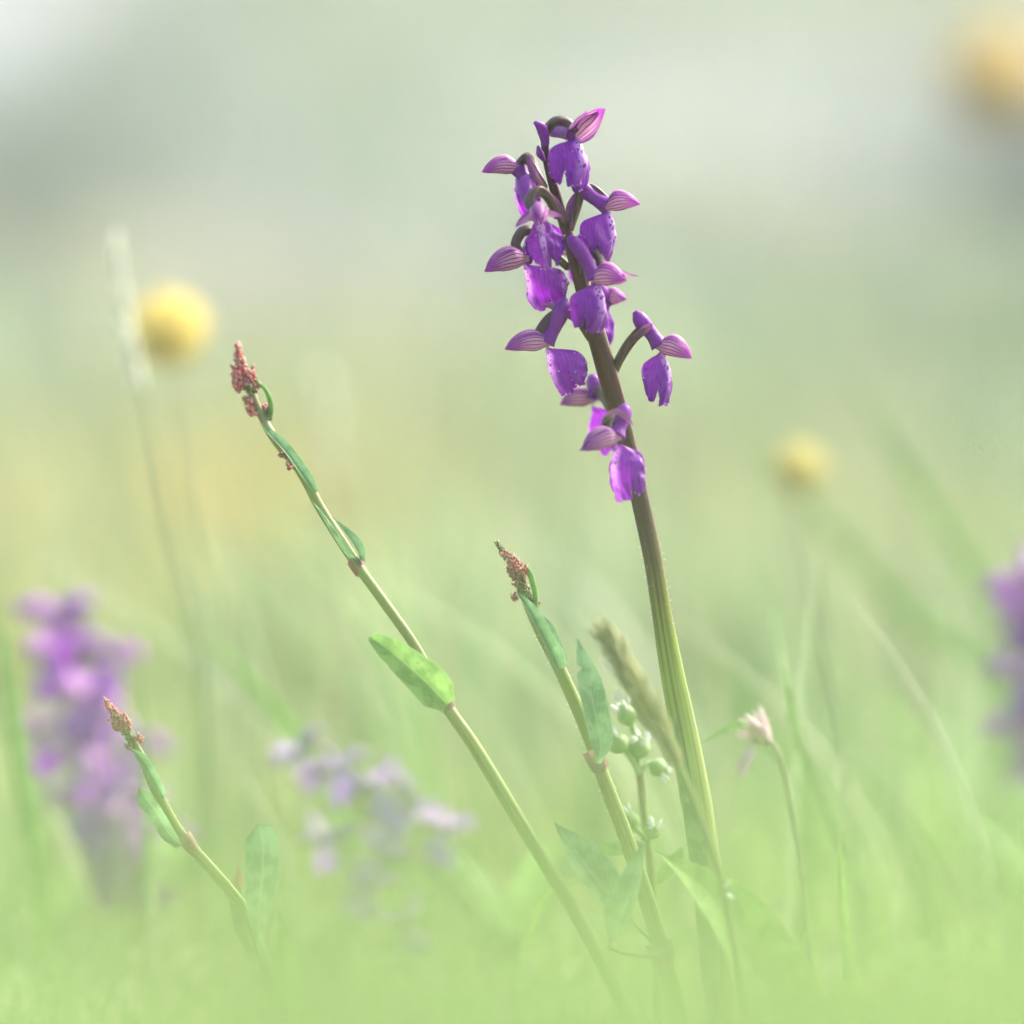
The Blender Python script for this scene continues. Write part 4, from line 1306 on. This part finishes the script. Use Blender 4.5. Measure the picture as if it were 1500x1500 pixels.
blade("broad green blade with a yellow tip in front of the orchid stalk base", [(1180, 1545, -30), (1130, 1440, -30), (1075, 1350, -28), (1020, 1290, -25), (958, 1243, -20)], 120, (0.5, -0.8, 0.4), 'blade', 1)
blade("curved dark blade standing behind the pale pink flower", [(1260, 1330, 90), (1215, 1215, 90), (1170, 1100, 90), (1150, 1000, 90), (1132, 910, 110), (1118, 840, 120)], 22, (0.7, -0.7, 0), 'blade_dark', 2)
blade("short bright blade tip low on the right", [(1245, 1450, 25), (1235, 1330, 25), (1228, 1205, 25)], 20, (0.2, -1, 0), 'blade', 3)
blade("thin pale blade arching left of the tall sorrel's lower end", [(760, 1420, 20), (790, 1330, 20), (815, 1300, 20), (850, 1285, 20)], 12, (0.2, -0.8, 0.5), 'blade', 4)
blade("dark blurred blade slanting down from above the small buttercup", [(1460, 1040, 330), (1330, 900, 330), (1200, 760, 330), (1060, 600, 330)], 34, (0.3, -0.9, 0.2), 'blade_dark', 5)
blade("dark blurred blade slanting right below the small buttercup", [(1560, 1040, 330), (1440, 860, 330), (1320, 680, 330), (1200, 480, 330)], 34, (0.3, -0.9, 0.2), 'blade_dark', 6)
blade("dark blurred blade slanting left behind the tall sorrel", [(520, 1250, 180), (440, 1100, 180), (360, 990, 180), (290, 920, 180)], 30, (-0.3, -0.9, 0.2), 'blade_dark', 7)
blade("upright blurred blade at the far left edge", [(60, 1300, 140), (30, 1130, 140), (12, 990, 140), (-5, 880, 140)], 34, (0.2, -0.9, 0.2), 'blade_dark', 8)
blade("wide soft blade rising at the lower right corner", [(1440, 1560, 340), (1400, 1300, 340), (1340, 1120, 340), (1270, 1000, 340)], 40, (-0.2, -0.9, 0.2), 'blade', 9)
blade("slanting soft blade between the orchid stalk and the curved dark blade", [(1180, 1180, 200), (1100, 1050, 200), (1030, 960, 200)], 30, (0.3, -0.9, 0.2), 'blade_dark', 10)


# ------------------------------------------------------------------ buttercups
def buttercup(label, px, py, d, rad, tilt, material, group="buttercups", stem_to=None):
    A = P(px, py, d)
    q = P(stem_to[0], stem_to[1], d) if stem_to else A
    b = Vector((q.x, q.y, gz(q.x, q.y)))
    root = tag(empty("buttercup", b), label, "buttercup", group)
    up = Vector((tilt[0], tilt[1], 1)).normalized()
    tube("stem", [b, b.lerp(A, 0.5) + Vector((0.004, 0, 0)), A - up * 0.001], [0.0007, 0.0006, 0.0006], M['paleculm'], root, b, n=20, seg=7)
    s1 = up.orthogonal().normalized()
    s2 = up.cross(s1)
    for k in range(5):
        a = k * 2 * math.pi / 5
        dr = s1 * math.cos(a) + s2 * math.sin(a)
        leaf("petal", [A, A + dr * rad * 0.5 + up * rad * 0.12, A + dr * rad * 0.95 + up * rad * 0.32, A + dr * rad * 1.15 + up * rad * 0.45], rad * 1.25, up - dr * 0.6, M[material], root, b, nv=12, nu=9, cup=0.25,
             prof=lambda t: (0.25 + 0.75 * sm(t / 0.6)) * sm((1.01 - t) / 0.22) ** 0.6, seed=k + px)
    for k in range(14):
        a = k * 2.4
        dr = s1 * math.cos(a) + s2 * math.sin(a)
        r_ = rad * 0.28 * math.sqrt((k + 1) / 14)
        tube("stamen", [A + up * rad * 0.1, A + dr * r_ * 0.6 + up * rad * 0.28, A + dr * r_ + up * rad * 0.42], [rad * 0.02, rad * 0.02, rad * 0.05], M['stamen'], root, b, n=5, seg=5)
    return root


buttercup("large bright yellow blurred buttercup at upper left", 250, 490, 265, 0.0094, (-0.2, -3.2), 'yellow', stem_to=(285, 900))
buttercup("small pale yellow blurred buttercup right of the orchid", 1170, 693, 280, 0.0066, (0.1, -2.6), 'yellow_pale', stem_to=(1190, 1000))
buttercup("large soft orange yellow buttercup in the top right corner", 1462, 120, 800, 0.0172, (-0.1, -3.0), 'yellow_soft', stem_to=(1470, 900))
for i, (px, py, lab) in enumerate(((300, 800, "faint buttercup low in the yellow haze left of the tall sorrel"), (370, 760, "faint buttercup nearest the tall sorrel's bent top"), (340, 850, "lowest faint buttercup left of the tall sorrel"), (420, 830, "faint buttercup touching the tall sorrel's upper stem"),
                                   (750, 20, "faint far buttercup at the top middle edge"), (90, 720, "faint far buttercup at the left edge under the seeding grass"))):
    q = hit(px, py)
    d = ((q - CAM).dot(FWD) - FOCUS) * 1000
    buttercup(lab, px, py, max(700, d - 120), 0.011, (0.1, -0.6), 'yellow', stem_to=(px + 8, py + 60))


# ------------------------------------------------------------------ thin haze volume, added to lift the dark tones and pale the distance
hz = NT("haze")
pv = hz.n('ShaderNodeVolumePrincipled')
pv.inputs['Color'].default_value = (0.97, 0.98, 0.97, 1)
pv.inputs['Density'].default_value = 0.009
pv.inputs['Anisotropy'].default_value = 0.0
hz.l(pv.outputs[0], hz.out.inputs['Volume'])
hb = bpy.data.meshes.new("haze")
x0, x1, y0_, y1_, z0, z1 = -170, 170, -130, 170, -1.2, 1.4
hb.from_pydata([(x0, y0_, z0), (x1, y0_, z0), (x1, y1_, z0), (x0, y1_, z0), (x0, y0_, z1), (x1, y0_, z1), (x1, y1_, z1), (x0, y1_, z1)], [],
               [(0, 3, 2, 1), (4, 5, 6, 7), (0, 1, 5, 4), (1, 2, 6, 5), (2, 3, 7, 6), (3, 0, 4, 7)])
hb.materials.append(hz.m)
ho = bpy.data.objects.new("haze", hb)
COL.objects.link(ho)
tag(ho, "thin pale haze volume added over the whole meadow to lift its tones", "haze", kind="stuff")
